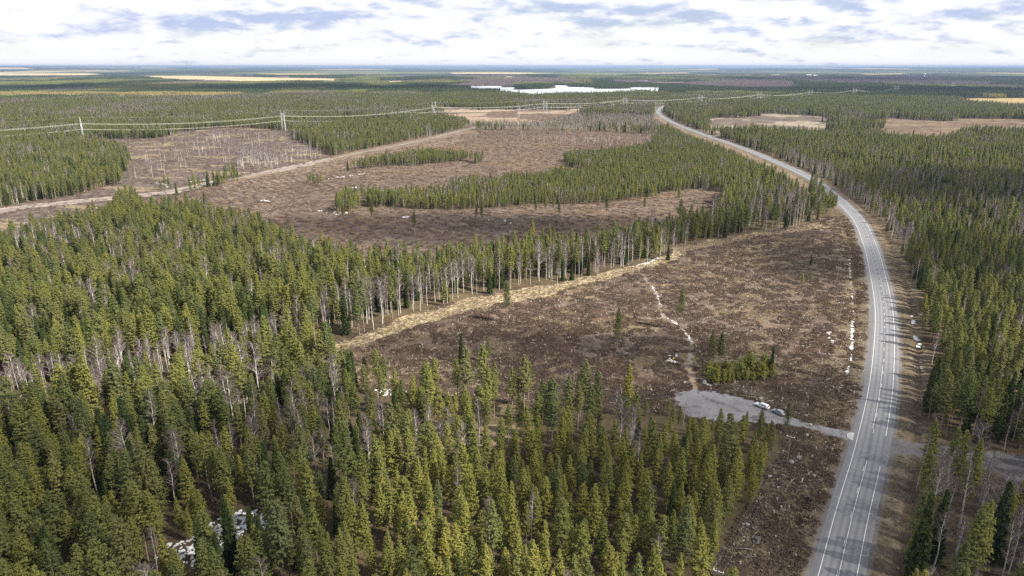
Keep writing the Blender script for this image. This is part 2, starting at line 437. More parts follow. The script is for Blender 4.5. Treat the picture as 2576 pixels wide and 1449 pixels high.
def leaf_mat(name, cols, trans=0.50, tone_amt=1.0):
    """foliage: colour differs from tree to tree, and clump to clump"""
    m = bpy.data.materials.new(name); m.use_nodes = True
    N, L = new_nodes(m.node_tree)
    o = N.new('ShaderNodeOutputMaterial')
    oi = N.new('ShaderNodeObjectInfo')
    cr = N.new('ShaderNodeValToRGB')
    e = cr.color_ramp.elements
    for i, c in enumerate(cols):
        pos = i / (len(cols) - 1)
        if i == 0: el = e[0]; el.position = 0
        elif i == len(cols) - 1: el = e[-1]; el.position = 1
        else: el = e.new(pos)
        el.color = (*c, 1)
    L.new(oi.outputs['Random'], cr.inputs[0])
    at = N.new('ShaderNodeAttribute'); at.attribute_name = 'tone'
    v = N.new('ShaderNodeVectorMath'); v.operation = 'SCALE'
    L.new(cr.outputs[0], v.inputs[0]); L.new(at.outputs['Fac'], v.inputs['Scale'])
    d = N.new('ShaderNodeBsdfDiffuse'); t = N.new('ShaderNodeBsdfTranslucent'); mx = N.new('ShaderNodeMixShader')
    L.new(v.outputs[0], d.inputs[0]); L.new(v.outputs[0], t.inputs[0])
    mx.inputs[0].default_value = trans
    L.new(d.outputs[0], mx.inputs[1]); L.new(t.outputs[0], mx.inputs[2]); L.new(mx.outputs[0], o.inputs[0])
    return m

M = {}
M['pine'] = leaf_mat('pine_needles', [(.150, .180, .068), (.255, .264, .080), (.202, .224, .077), (.295, .288, .085), (.168, .203, .092), (.235, .225, .098), (.192, .218, .074), (.142, .166, .072)])
M['sunlit_ypine'] = leaf_mat('sunlit_young_pine_needles', [(.222, .245, .074), (.325, .318, .090), (.272, .280, .082), (.352, .330, .094), (.230, .260, .090), (.290, .282, .105)])  # young pine green with sunlit brightness put into the colour
M['spruce'] = leaf_mat('spruce_needles', [(.060, .084, .032), (.095, .118, .042), (.070, .095, .042)])
M['twig'] = leaf_mat('birch_twigs', [(.125, .096, .098), (.165, .135, .128), (.105, .080, .084), (.145, .112, .108)], 0.1)
M['birch'] = mat('birch_bark', (.44, .42, .40), 0.8, noise=(1.3, .4))
M['bark'] = mat('pine_bark', (.25, .19, .15), 0.9, noise=(0.9, .4))
M['sbark'] = mat('spruce_bark', (.10, .08, .07), 0.9, noise=(2, .3))
M['pale'] = leaf_mat('sunlit_pale_larch_twigs', [(.34, .28, .12), (.42, .35, .16), (.30, .25, .13)])  # pale twigs, with the yellow of sunlight put into their colour
M['heather'] = leaf_mat('heather_twigs', [(.075, .051, .040), (.115, .084, .062), (.092, .069, .057), (.145, .11, .076), (.10, .073, .06)], 0.1)
M['straw'] = leaf_mat('dry_grass_blades', [(.24, .19, .12), (.19, .15, .098), (.29, .235, .15), (.15, .12, .08)], 0.25)
M['slash'] = leaf_mat('grey_branch_wood', [(.24, .20, .18), (.33, .29, .26), (.18, .14, .12), (.42, .37, .33)], 0.0)
M['stone'] = mat('granite', (.25, .24, .228), 0.85, noise=(1.6, .35))
M['dstone'] = mat('dark_granite', (.085, .08, .077), 0.85, noise=(1.6, .35))
M['snow'] = mat('old_snow', (.56, .575, .60), 0.6, noise=(0.7, .2))
M['galv'] = mat('galvanised_steel', (.50, .52, .53), 0.6, 0.0, noise=(.4, .12))
M['wire'] = mat('aluminium_wire', (.48, .48, .42), 0.5, 0.1)
M['dwire'] = mat('dark_wire', (.20, .20, .19), 0.6)
M['glassins'] = mat('insulator_glass', (.30, .38, .36), 0.2, 0.0, 0.5)
M['wood'] = mat('pole_wood', (.20, .155, .12), 0.9, noise=(3, .3))
M['porc'] = mat('white_porcelain', (.78, .78, .76), 0.3)
M['white'] = mat('road_paint', (.50, .50, .49), 0.6, noise=(.5, .15))
M['plastic'] = mat('white_plastic', (.74, .74, .74), 0.5)
M['black'] = mat('black_plastic', (.02, .02, .022), 0.5)
M['rubber'] = mat('tyre_rubber', (.022, .022, .024), 0.8)
M['alloy'] = mat('alloy_wheel', (.45, .46, .48), 0.35, 0.8)
M['silver'] = mat('silver_car_paint', (.70, .71, .72), 0.3, 0.0, 0.5)
M['grey'] = mat('grey_car_paint', (.27, .28, .29), 0.3, 0.2, 0.5)
M['glass'] = mat('car_glass', (.02, .024, .028), 0.06, 0.0, 0.6)
M['red'] = mat('tail_lamp_red', (.42, .02, .02), 0.2)
M['lamp'] = mat('head_lamp_glass', (.60, .62, .64), 0.1)
M['yellow'] = mat('yellow_reflective', (.75, .48, .03), 0.5)
M['yjacket'] = mat('yellow_jacket_cloth', (.74, .56, .03), 0.8)
M['bjacket'] = mat('black_jacket_cloth', (.02, .02, .025), 0.8)
M['trouser'] = mat('dark_trouser_cloth', (.035, .035, .05), 0.85)
M['skin'] = mat('skin', (.50, .33, .25), 0.6)
M['hair'] = mat('brown_hair', (.06, .04, .025), 0.7)
M['panel'] = mat('pale_blue_panel', (.55, .66, .72), 0.5)
M['plank'] = mat('weathered_planks', (.62, .58, .54), 0.85, noise=(4, .2))
M['concrete'] = mat('pale_concrete', (.66, .66, .64), 0.8, noise=(.1, .1))

def ground_mat():
    m = bpy.data.materials.new('land_cover'); m.use_nodes = True
    N, L = new_nodes(m.node_tree)
    o = N.new('ShaderNodeOutputMaterial'); d = N.new('ShaderNodeBsdfDiffuse'); L.new(d.outputs[0], o.inputs[0])
    at = N.new('ShaderNodeAttribute'); at.attribute_name = 'tint'
    tc = N.new('ShaderNodeTexCoord')
    def noise(scale, detail, vec=None):
        n = N.new('ShaderNodeTexNoise'); n.inputs['Scale'].default_value = scale; n.inputs['Detail'].default_value = detail
        n.inputs['Roughness'].default_value = 0.62
        L.new(tc.outputs['Object'], n.inputs['Vector']); return n.outputs[0]
    def rng_(v, a, b, c, e):
        r = N.new('ShaderNodeMapRange'); r.inputs[1].default_value = a; r.inputs[2].default_value = b
        r.inputs[3].default_value = c; r.inputs[4].default_value = e; L.new(v, r.inputs[0]); return r.outputs[0]
    def mul(a, b):
        k = N.new('ShaderNodeMath'); k.operation = 'MULTIPLY'; L.new(a, k.inputs[0]); L.new(b, k.inputs[1]); return k.outputs[0]
    f = mul(rng_(noise(0.16, 6), .3, .7, .68, 1.32), rng_(noise(1.1, 5), .3, .7, .62, 1.38))
    v = N.new('ShaderNodeVectorMath'); v.operation = 'SCALE'
    L.new(at.outputs['Color'], v.inputs[0])
    # speckle amount differs by cover (stored in the alpha channel)
    mixf = N.new('ShaderNodeMix'); mixf.inputs[2].default_value = 1.0
    L.new(at.outputs['Alpha'], mixf.inputs[0]); L.new(f, mixf.inputs[3])
    L.new(mixf.outputs[0], v.inputs['Scale'])
    L.new(v.outputs[0], d.inputs[0])
    b = N.new('ShaderNodeBump'); b.inputs['Strength'].default_value = 0.6; b.inputs['Distance'].default_value = 0.35
    L.new(noise(1.4, 5), b.inputs['Height']); L.new(b.outputs[0], d.inputs['Normal'])
    return m
M['ground'] = ground_mat()

# ------------------------------------------------------------------ ground sheet
def build_ground():
    rr = [0.0, 12, 24, 36, 46, 56, 64, 72, 79, 86, 93]
    r = 100.0
    while r < 1100: rr.append(r); r *= 1.0045
    while r < 60000: rr.append(r); r *= 1.016
    rr.append(60000.0)
    rr = np.array(rr[1:])
    aa = np.concatenate([np.linspace(-180, -48, 18)[:-1], np.linspace(-48, -42, 20)[:-1], np.linspace(-42, 42, 560), np.linspace(42, 48, 20)[1:], np.linspace(48, 180, 18)[1:-1]])
    ar = np.radians(aa)
    X = rr[:, None] * np.sin(ar)[None]; Y = rr[:, None] * np.cos(ar)[None]
    x = X.ravel(); y = Y.ravel()
    z = zones(x, y)
    h = ground_z(x, y, z)
    n_r, n_a = X.shape
    col = np.zeros((len(x), 4)); 
    n1 = fbm(x, y, 26, 4, 3)[:, None]; n2 = fbm(x, y, 6, 3, 4)[:, None]; n3 = fbm(x, y, 90, 3, 6)[:, None]
    def put(mask, c0, c1, n, sp):
        k = np.clip((n - 0.3) / 0.4, 0, 1)
        c = np.array(c0)[None] * (1 - k) + np.array(c1)[None] * k
        col[mask, :3] = c[mask]; col[mask, 3] = sp
    allm = np.ones(len(x), bool)
    put(allm, (.060, .047, .032), (.095, .074, .045), n1, .8)
    rad = np.hypot(x, y)
    # far off, where single trees no longer show, the canopy itself is the ground cover
    far = rad > 8200
    nf = fbm(x, y * 0.35, 1500, 4, 12)[:, None]; nf2 = fbm(x, y * 0.3, 5200, 3, 14)
    put(far, (.022, .034, .024), (.115, .125, .055), nf, .3)
    put(far & (nf2 > .57) & (nf[:, 0] > .5), (.20, .18, .09), (.34, .28, .17), nf, .3)
    nf3 = fbm(x, y * .5, 900, 3, 15)[:, None]
    put(far & (nf3[:, 0] < .40), (.020, .028, .026), (.040, .045, .036), nf, .3)
    brown = z['c1'] | z['c2'] | z['c4'] | z['corr'] | z['cut']
    put(brown, (.078, .056, .044), (.128, .098, .076), n1 * .3 + n2 * .7, 1)
    put(z['c2'] & (fbm(x, y, 30, 3, 21) > .57), (.095, .066, .046), (.13, .095, .066), n2, 1)
    put(z['view'], (.10, .075, .055), (.17, .13, .10), n1 * .5 + n2 * .5, 1)
    put(z['c4'], (.072, .057, .052), (.115, .092, .082), n1 * .4 + n2 * .6, 1)
    row = np.sin((x * .80 + y * .60) / 1.35 + fbm(x, y, 40, 2, 93) * 9)
    put((z['c4'] | (z['c2'] & (fbm(x, y, 120, 2, 94) > .5))) & (row > .35), (.060, .046, .041), (.10, .078, .068), n2, 1)
    put(z['c4'] & (fbm(x, y * 2.2, 40, 3, 22) > .62), (.175, .14, .095), (.13, .105, .075), n2, 1)
    put(z['c1'] & (fbm(x, y * 1.5, 20, 3, 23) > .56), (.155, .118, .078), (.11, .082, .056), n2, 1)
    put(z['c1'] & (fbm(x, y, 16, 3, 24) > .61), (.058, .038, .030), (.085, .058, .043), n2, 1)
    put(z['cut'] & (fbm(x * .25, y * 2, 26, 3, 25) > .56), (.15, .118, .08), (.11, .088, .062), n2, 1)
    put(z['pit'], (.08, .064, .055), (.12, .098, .083), n1, 1)
    put(z['pit'] & (fbm(x, y, 50, 3, 26) > .58), (.21, .19, .17), (.17, .14, .10), n2, .7)
    put(z['corr'] & (n3[:, 0] > .52), (.24, .185, .14), (.19, .145, .115), n2, 1)
    put(z['c5'], (.22, .175, .115), (.13, .10, .07), n2, 1)
    put(z['rfield'], (.27, .205, .105), (.22, .17, .095), n2, .3)
    put(z['field'], (.42, .34, .21), (.33, .265, .165), n1, .3)
    put(z['grass'], (.36, .29, .185), (.24, .19, .125), n1 * .6 + n2 * .4, .7)
    d = z['dmain']
    # verges: pale dry grass, darker wet ditch
    vg = (d < 17) & (z['c1'] | z['cr'] | (d < 11))
    put(vg, (.092, .074, .056), (.145, .118, .086), n1 * .5 + n2 * .5, 1)
    put(z['cr'] & ~vg, (.078, .06, .045), (.13, .102, .072), n1 * .5 + n2 * .5, 1)
    put(vg & (np.abs(d - 11.6) < 1.1 + (n2[:, 0] - .5) * 2), (.075, .055, .042), (.11, .085, .06), n2, 1)
    put(d < 6.2, (.115, .107, .102), (.14, .13, .122), n2, .4)
    bare = z['c1'] & (y < 215) & (d > 8)                                  # burnt-looking heath near the pole line
    put(bare, (.030, .021, .016), (.075, .055, .042), n1 * .4 + n2 * .6, 1)
    trk = z['dtrack']
    put((trk < 9) & z['c4'] & (trk > 3), (.20, .165, .15), (.27, .225, .195), n2, 1)
    put(trk < 3.4, (.15, .132, .12), (.19, .17, .155), n2, .6)
    put(z['drut'] < 1.0, (.19, .16, .135), (.11, .088, .07), n2, .6)
    put(z['dfoot'] < 1.2, (.24, .185, .135), (.20, .15, .11), n2, .6)
    put(z['lot'], (.205, .203, .215), (.155, .15, .158), n1 * .5 + n2 * .5, .45)
    tyre = np.abs(((fbm(x, y, 22, 2, 83) * 9) % 1) - .5) < .10
    put(z['lot'] & tyre & (n2[:, 0] > .42), (.10, .096, .10), (.145, .14, .145), n2, .5)
    put(z['lot'] & (fbm(x, y, 5, 3, 84) > .755), (.10, .095, .098), (.12, .114, .117), n2, .4)
    put(z['side'], (.09, .085, .085), (.155, .148, .148), n1 * .5 + n2 * .5, .6)
    verts = np.concatenate([np.stack([x, y, h], 1), [[0, 0, 0]]])
    col = np.concatenate([col, [[.06, .05, .035, 1]]])
    i, j = np.meshgrid(np.arange(n_r - 1), np.arange(n_a), indexing='ij')
    jn = (j + 1) % n_a
    q = np.stack([i * n_a + j, (i + 1) * n_a + j, (i + 1) * n_a + jn, i * n_a + jn], -1).reshape(-1, 4)
    c0 = len(verts) - 1
    tri = np.stack([np.full(n_a, c0), np.arange(n_a), (np.arange(n_a) + 1) % n_a], 1)
    me = bpy.data.meshes.new('ground')
    me.vertices.add(len(verts)); me.vertices.foreach_set('co', verts.ravel())
    nl = q.size + tri.size
    me.loops.add(nl); me.loops.foreach_set('vertex_index', np.concatenate([q.ravel(), tri.ravel()]))
    me.polygons.add(len(q) + len(tri))
    me.polygons.foreach_set('loop_start', np.concatenate([np.arange(len(q)) * 4, q.size + np.arange(len(tri)) * 3]))
    me.polygons.foreach_set('use_smooth', np.ones(len(q) + len(tri), bool))
    me.update(calc_edges=True); me.validate()
    a = me.attributes.new('tint', 'FLOAT_COLOR', 'POINT'); a.data.foreach_set('color', col.ravel().astype(np.float32))
    me.materials.append(M['ground'])
    # faces must look up
    if me.polygons[0].normal.z < 0: me.flip_normals()
    o = link('ground', me); tag(o, kind='structure')
    return o
build_ground()
def gz(x, y): return float(ground_z(np.array([x]), np.array([y]), None)[0])

# ------------------------------------------------------------------ main road
def asphalt_mat():
    m = bpy.data.materials.new('worn_asphalt'); m.use_nodes = True
    N, L = new_nodes(m.node_tree)
    o = N.new('ShaderNodeOutputMaterial'); p = N.new('ShaderNodeBsdfPrincipled'); L.new(p.outputs[0], o.inputs[0])
    p.inputs['Roughness'].default_value = 0.48; p.inputs['Specular IOR Level'].default_value = 0.5
    at = N.new('ShaderNodeAttribute'); at.attribute_name = 'wear'
    tc = N.new('ShaderNodeTexCoord')
    n = N.new('ShaderNodeTexNoise'); n.inputs['Scale'].default_value = 0.35; n.inputs['Detail'].default_value = 7
    L.new(tc.outputs['Object'], n.inputs['Vector'])
    a = N.new('ShaderNodeMath'); a.operation = 'MULTIPLY_ADD'; a.inputs[1].default_value = 0.5; L.new(n.outputs[0], a.inputs[0]); L.new(at.outputs['Fac'], a.inputs[2])
    cr = N.new('ShaderNodeValToRGB'); e = cr.color_ramp.elements
    e[0].position = 0.1; e[0].color = (.066, .068, .078, 1); e[1].position = 1.05; e[1].color = (.182, .182, .19, 1)
    L.new(a.outputs[0], cr.inputs[0]); L.new(cr.outputs[0], p.inputs['Base Color'])
    return m
M['asphalt'] = asphalt_mat()

def strip(path, offs, z, name, mats, parent=None, attr=None, closed_sides=0.0):
    """ribbon along path; offs = lateral offsets (positive = right of travel)"""
    P = np.asarray(path); d = np.gradient(P, axis=0); d /= np.linalg.norm(d, axis=1)[:, None]
    nrm = np.stack([d[:, 1], -d[:, 0]], 1)
    vs = []; fs = []; w = []
    k = len(offs)
    for i in range(len(P)):
        for j, of in enumerate(offs):
            q = P[i] + nrm[i] * of
            zz = z[j] if hasattr(z, '__len__') else z
            vs.append((q[0], q[1], zz)); w.append(attr[j] if attr else 0)
    for i in range(len(P) - 1):
        for j in range(k - 1):
            fs.append((i * k + j, i * k + j + 1, (i + 1) * k + j + 1, (i + 1) * k + j))
    me = bpy.data.meshes.new(name); me.from_pydata(vs, [], fs)
    for mm in (mats if isinstance(mats, list) else [mats]): me.materials.append(mm)
    if attr:
        a = me.attributes.new('wear', 'FLOAT', 'POINT'); a.data.foreach_set('value', w)
    me.update()
    return link(name, me, parent)
RZ = 0.22
# the lane wear: two pale wheel tracks per lane, darker middle and joint
woff = [-4.35, -3.9, -3.3, -2.7, -2.3, -1.75, -1.2, -0.8, -0.25, 0, 0.25, 0.8, 1.2, 1.75, 2.3, 2.7, 3.3, 3.9, 4.35]
wval = [.20, .22, .15, .50, .50, .12, .50, .45, .05, .0, .05, .45, .50, .08, .45, .50, .10, .22, .20]
road = strip(MAIN, [-5.2] + woff + [5.2], [0.0] + [RZ] * len(woff) + [0.0], 'road', M['asphalt'], attr=[.35] + wval + [.35])
tag(road, kind='structure')
def arc_len(P): return np.concatenate([[0], np.cumsum(np.linalg.norm(np.diff(P, axis=0), axis=1))])
MS = arc_len(MAIN)
def main_at(s):
    return np.array([np.interp(s, MS, MAIN[:, 0]), np.interp(s, MS, MAIN[:, 1])])
def sub_path(s0, s1, step=2.0):
    n = max(2, int((s1 - s0) / step) + 1)
    return np.array([main_at(s) for s in np.linspace(s0, s1, n)])
def s_of(px, py):
    q = np.array(gp(px, py)); return float(MS[np.argmin(np.linalg.norm(MAIN - q, axis=1))])
END = MS[-1]
sj = s_of(2188, 1120)                                   # the junction
def mark(s0, s1, off, w=0.12, name='edge_line'):
    strip(sub_path(s0, s1), [off - w / 2, off + w / 2], RZ + 0.006, name, M['white'], road)
mark(0, END, -3.55, .17)
mark(0, sj - 13, 3.55, .17); mark(sj + 6, END, 3.55, .17)
mark(0, sj - 12, 0.16, .13, 'barrier_line'); mark(sj + 9, sj + 62, -0.16, .13, 'barrier_line')
s = 2.0
while s < min(END, 720):
    near = s < sj + 70
    if not (sj - 9 < s < sj + 3):
        mark(s, s + 3.0, (-0.16 if s < sj else 0.16) if near else 0.0, .13, 'lane_dash')
    s += 12.0 if s < sj + 70 else 9.0
# asphalt mouths of the side roads and the bus-stop apron at the bottom edge
def flat_poly(name, pts, z, m, parent=None, thick=0.05):
    bm = bmesh.new()
    vs = [bm.verts.new((p[0], p[1], z)) for p in pts]
    f = bm.faces.new(vs)
    if f.normal.z < 0: f.normal_flip()
    bm.normal_update()
    r = bmesh.ops.extrude_face_region(bm, geom=[f])
    for v in r['geom']:
        if isinstance(v, bmesh.types.BMVert): v.co.z -= thick
    bmesh.ops.recalc_face_normals(bm, faces=bm.faces)
    me = bpy.data.meshes.new(name); bm.to_mesh(me); bm.free(); me.materials.append(m)
    return link(name, me, parent)
tag(flat_poly('apron', [gp(*p) for p in [(2068, 1420), (2010, 1500), (1985, 1560), (2045, 1560)]], 0.20, M['concrete'], None, .2), kind='structure')
M['patch'] = mat('pale_patched_asphalt', (.34, .33, .34), 0.8, noise=(.4, .15))
tag(flat_poly('pavement', [gp(*p) for p in [(2130, 1092), (2138, 1089), (2164, 1090), (2157, 1113), (2145, 1110), (2130, 1101)]], 0.16, M['patch'], None, .15), kind='structure')

# ------------------------------------------------------------------ lake
def lake():
    m = bpy.data.materials.new('pale_lake_surface'); m.use_nodes = True  # pale blue-grey surface colour, mottled by noise
    N, L = new_nodes(m.node_tree)
    o = N.new('ShaderNodeOutputMaterial'); p = N.new('ShaderNodeBsdfPrincipled'); L.new(p.outputs[0], o.inputs[0])
    p.inputs['Roughness'].default_value = 0.4
    tc = N.new('ShaderNodeTexCoord'); n = N.new('ShaderNodeTexNoise'); n.inputs['Scale'].default_value = .006; n.inputs['Detail'].default_value = 6
    L.new(tc.outputs['Object'], n.inputs['Vector']); cr = N.new('ShaderNodeValToRGB'); L.new(n.outputs[0], cr.inputs[0]); L.new(cr.outputs[0], p.inputs['Base Color'])
    cr.color_ramp.elements[0].position = .35; cr.color_ramp.elements[0].color = (.30, .34, .40, 1); cr.color_ramp.elements[1].position = .6; cr.color_ramp.elements[1].color = (.50, .53, .57, 1)
    P = smooth_path([tuple(q) for q in LAKE] + [tuple(LAKE[0])], 12)
    ob = flat_poly('lake', P[:-1], 0.8, m, None, .6)
    tag(ob, kind='structure')
lake()

# ------------------------------------------------------------------ trees
class R:                                   # small seeded random
    def __init__(s, seed): s.r = random.Random(seed)
    def u(s, a, b): return s.r.uniform(a, b)
def rdir(R_, up=0.0):
    while True:
        v = Vector((R_.u(-1, 1), R_.u(-1, 1), R_.u(-1, 1)))
        if 0.05 < v.length < 1: break
    v.normalize(); v.z += up
    return v.normalized()

def tuft(mb, c, out, size, R_, k=4, up=.5):
    """a spray of needle blades round a shoot tip"""
    mb.t = R_.u(.84, 1.16)
    for i in range(k):
        if i % 3 == 2:                      # shoots that stick out
            d = (out * .75 + rdir(R_, up) * .8).normalized()
            s = d.cross(rdir(R_)).normalized() * size * .22
            b = c - d * size * .25
            mb.tri(b - s, b + s, c + d * size)
        else:                               # fans of needles that face outwards
            n = (out * .9 + Vector((0, 0, up * .5)) + rdir(R_) * .55).normalized()
            d = n.cross(rdir(R_)).normalized(); s = n.cross(d)
            q = c + rdir(R_) * size * .25
            mb.tri(q - d * size * .5 - s * size * .36, q - d * size * .5 + s * size * .36, q + d * size * .75)
    mb.t = 1.0

def pine_meshes(seed, h, cb, rmax, step, tufts, k, size):
    R_ = R(seed)
    lx, ly = R_.u(-.25, .25), R_.u(-.25, .25)
    def ax(z): t = z / h; return Vector((lx * math.sin(t * 3), ly * math.sin(t * 2.4), z))
    tr = MB()
    r0 = .0085 * h
    tr.tube([ax(h * q) - Vector((0, 0, .4 if q == 0 else 0)) for q in (0, .12, .35, .6, .85, .98)], [r0 * 1.25, r0, r0 * .8, r0 * .55, r0 * .25, r0 * .06], 6)
    for _ in range(6):                      # dead snags under the crown
        z = h * R_.u(cb * .35, cb); a = R_.u(0, 6.28); l = R_.u(.4, 1.1)
        p = ax(z); tr.tube([p, p + Vector((math.cos(a) * l, math.sin(a) * l, -.05))], [.03, .012], 3, cap=False)
    cr = MB()
    z = h * cb
    zb = z
    lean = R_.u(0, 6.28)
    while z < h - .15:
        t = (z - zb) / (h - zb)
        prof = min(1, .45 + 1.9 * t) * (1 - t) ** .70 + .05
        nb = int(R_.u(4.6, 7.2)) if t < .85 else 4
        a0 = R_.u(0, 6.28)
        for b in range(nb):
            a = a0 + 6.283 * b / nb + R_.u(-.35, .35)
            if t < .25 and R_.u(0, 1) < .35: continue
            Lb = rmax * prof * R_.u(.5, 1.2) * (1 + .2 * math.cos(a - lean))
            dirv = Vector((math.cos(a), math.sin(a), 0))
            slope = -.05 + .75 * t + R_.u(-.12, .16)
            p0 = ax(z)
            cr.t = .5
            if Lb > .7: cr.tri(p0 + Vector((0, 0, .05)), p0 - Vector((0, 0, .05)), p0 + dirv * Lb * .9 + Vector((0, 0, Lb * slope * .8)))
            n = max(1, int(round(tufts * (.4 + .6 * Lb / rmax))))
            for q in range(n):
                s_ = .36 + .64 * (q + R_.u(.2, .8)) / n
                side = Vector((-dirv.y, dirv.x, 0)) * R_.u(-.30, .30) * Lb * s_
                c = p0 + dirv * Lb * s_ + side + Vector((0, 0, Lb * s_ * slope + .12 * Lb * s_ * s_ + R_.u(-.06, .12)))
                tuft(cr, c, (dirv + Vector((0, 0, .55 + .5 * t))).normalized(), size * R_.u(.75, 1.2) * (.65 + .35 * prof), R_, k)
        z += step * R_.u(.8, 1.2) * (1 - .35 * t)
    tuft(cr, ax(h - .1), Vector((0, 0, 1)), size * .9, R_, k + 2)
    return tr, cr

def spruce_meshes(seed, h, rmax, step, n_t, k, size, cb=.05):
    R_ = R(seed)
    tr = MB(); r0 = .009 * h
    tr.tube([(0, 0, -.4), (0, 0, h * .3), (0, 0, h * .7), (0, 0, h * .98)], [r0 * 1.3, r0, r0 * .5, r0 * .08], 6)
    cr = MB(); z = h * cb
    while z < h - .2:
        t = (z - h * cb) / (h * (1 - cb))
        prof = (1 - t) ** .85 + .04
        nb = 7 if t < .8 else 5
        a0 = R_.u(0, 6.28)
        for b in range(nb):
            a = a0 + 6.283 * b / nb + R_.u(-.3, .3)
            Lb = rmax * prof * R_.u(.7, 1.12)
            dirv = Vector((math.cos(a), math.sin(a), 0)); p0 = Vector((0, 0, z))
            n = max(1, int(round(n_t * (.4 + .6 * Lb / rmax))))
            for q in range(n):
                s_ = .3 + .7 * (q + R_.u(.2, .8)) / n
                c = p0 + dirv * Lb * s_ + Vector((-dirv.y, dirv.x, 0)) * R_.u(-.22, .22) * Lb * s_ + Vector((0, 0, -.32 * Lb * s_ + .16 * Lb * s_ * s_))
                tuft(cr, c, (dirv + Vector((0, 0, -.15 + .4 * t))).normalized(), size * R_.u(.8, 1.2), R_, k, .0)
        z += step * R_.u(.85, 1.15)
    tuft(cr, Vector((0, 0, h - .1)), Vector((0, 0, 1)), size, R_, k + 2)
    return tr, cr

def birch_meshes(seed, h, spread, nb, fine, r0=None):
    R_ = R(seed)
    lx, ly = R_.u(-.5, .5), R_.u(-.5, .5)
    def ax(z): t = z / h; return Vector((lx * t * t + .12 * math.sin(t * 9 + seed), ly * t * t + .12 * math.cos(t * 7 + seed), z))
    tr = MB(); r0 = r0 or .0088 * h
    tr.tube([ax(h * q) - Vector((0, 0, .4 if q == 0 else 0)) for q in (0, .1, .3, .5, .7, .85, .97)], [r0 * 1.2, r0, r0 * .86, r0 * .7, r0 * .45, r0 * .25, r0 * .06], 6)
    cr = MB()
    def twig(a, b, w):
        d = (b - a); s = d.cross(rdir(R_)).normalized() * w
        cr.t = R_.u(.75, 1.25); cr.tri(a - s, a + s, b)
    for i in range(nb):
        t = .42 + .55 * (i + R_.u(0, 1)) / nb
        p = ax(h * t); a = R_.u(0, 6.28)
        L = spread * (1.15 - .75 * (t - .42) / .55) * R_.u(.7, 1.15)
        out = Vector((math.cos(a), math.sin(a), R_.u(.9, 1.6))).normalized()
        m = p + out * L * .55
        e = p + out * L + Vector((math.cos(a), math.sin(a), .2)) * L * .15
        tr.tube([p, m, e], [r0 * .32 * (1.1 - t * .6), r0 * .2, .012], 3, cap=False)
        for j in range(fine):
            s_ = R_.u(.25, 1)
            b = p + (m - p) * (s_ * 2) if s_ < .5 else m + (e - m) * (s_ * 2 - 1)
            dd = (out * .8 + rdir(R_, .2) * .8).normalized()
            l2 = L * R_.u(.22, .5)
            q = b + dd * l2
            twig(b, q, .03)
            for _ in range(3):
                b2 = b + dd * l2 * R_.u(.3, 1)
                twig(b2, b2 + (dd * .5 + rdir(R_, -.05) * .8).normalized() * R_.u(.4, .9), .022)
    return tr, cr

def scrub_meshes(seed, h):                 # young bare birch sapling
    R_ = R(seed); mb = MB()
    def twig(a, b, w):
        d = (b - a); s = d.cross(rdir(R_)).normalized() * w
        mb.t = R_.u(.75, 1.25); mb.tri(a - s, a + s, b)
    for _ in range(3):
        p = Vector((R_.u(-.3, .3), R_.u(-.3, .3), -.1)); e = p + Vector((R_.u(-.3, .3), R_.u(-.3, .3), h * R_.u(.7, 1.05)))
        twig(p, e, .025)
        for _ in range(9):
            b = p + (e - p) * R_.u(.25, .95); twig(b, b + rdir(R_, .8) * h * R_.u(.15, .32), .016)
    return mb

PROTO = {}                                 # kind -> list of (trunk mesh, crown mesh, height, word)
def make_protos():
    P = PROTO
    P['pine'] = []
    for i, (h, cb, rm, word) in enumerate(((17.5, .30, 3.0, 'broad crowned'), (18.5, .42, 2.7, 'bare stemmed'), (16.5, .20, 2.8, 'bushy'), (18, .34, 2.35, 'slender'), (16.5, .28, 3.35, 'spreading'))):
        t, c = pine_meshes(100 + i, h, cb, rm, .40, 13.0, 5, .29)
        P['pine'].append((t.mesh('trunk', M['bark']), c.mesh('crown', M['pine']), h, word))
    P['young'] = []
    for i, (h, cb, rm, word) in enumerate(((14, .13, 2.35, 'bushy young'), (15, .20, 2.0, 'slim young'), (13, .09, 2.5, 'full young'))):
        t, c = pine_meshes(140 + i, h, cb, rm, .38, 11.0, 5, .275)
        P['young'].append((t.mesh('trunk', M['bark']), c.mesh('crown', M['sunlit_ypine']), h, word))
    P['bush'] = []
    for i, (h, rm) in enumerate(((5.0, 1.9), (5.4, 1.6), (4.6, 2.1))):
        t, c = pine_meshes(160 + i, h, .02, rm, .26, 8.0, 5, .27)
        P['bush'].append((t.mesh('trunk', M['bark']), c.mesh('crown', M['sunlit_ypine']), h, 'low bushy'))
    P['midpine'] = []
    for i, (h, cb, rm) in enumerate(((16, .28, 2.5), (16.5, .38, 2.2), (14.5, .14, 2.35))):
        t, c = pine_meshes(180 + i, h, cb, rm, .62, 7.0, 4, .43)
        P['midpine'].append((t.mesh('trunk', M['bark']), c.mesh('crown', M['pine']), h, ''))
    P['spruce'] = []
    for i, (h, rm, word) in enumerate(((16, 2.0, 'dense'), (14, 1.6, 'narrow'), (12, 1.9, 'low bushy'))):
        t, c = spruce_meshes(200 + i, h, rm, .5, 4.2, 4, .66)
        P['spruce'].append((t.mesh('trunk', M['sbark']), c.mesh('crown', M['spruce']), h, word))
    P['birch'] = []
    for i, (h, sp, nb, fi, word) in enumerate(((17, 2.6, 24, 12, 'tall'), (15.5, 2.0, 22, 12, 'thin'), (16.5, 3.3, 27, 13, 'wide crowned'), (17.5, 1.5, 20, 10, 'narrow'))):
        t, c = birch_meshes(300 + i, h, sp, nb, fi)
        P['birch'].append((t.mesh('trunk', M['birch']), c.mesh('crown', M['twig']), h, word))
make_protos()

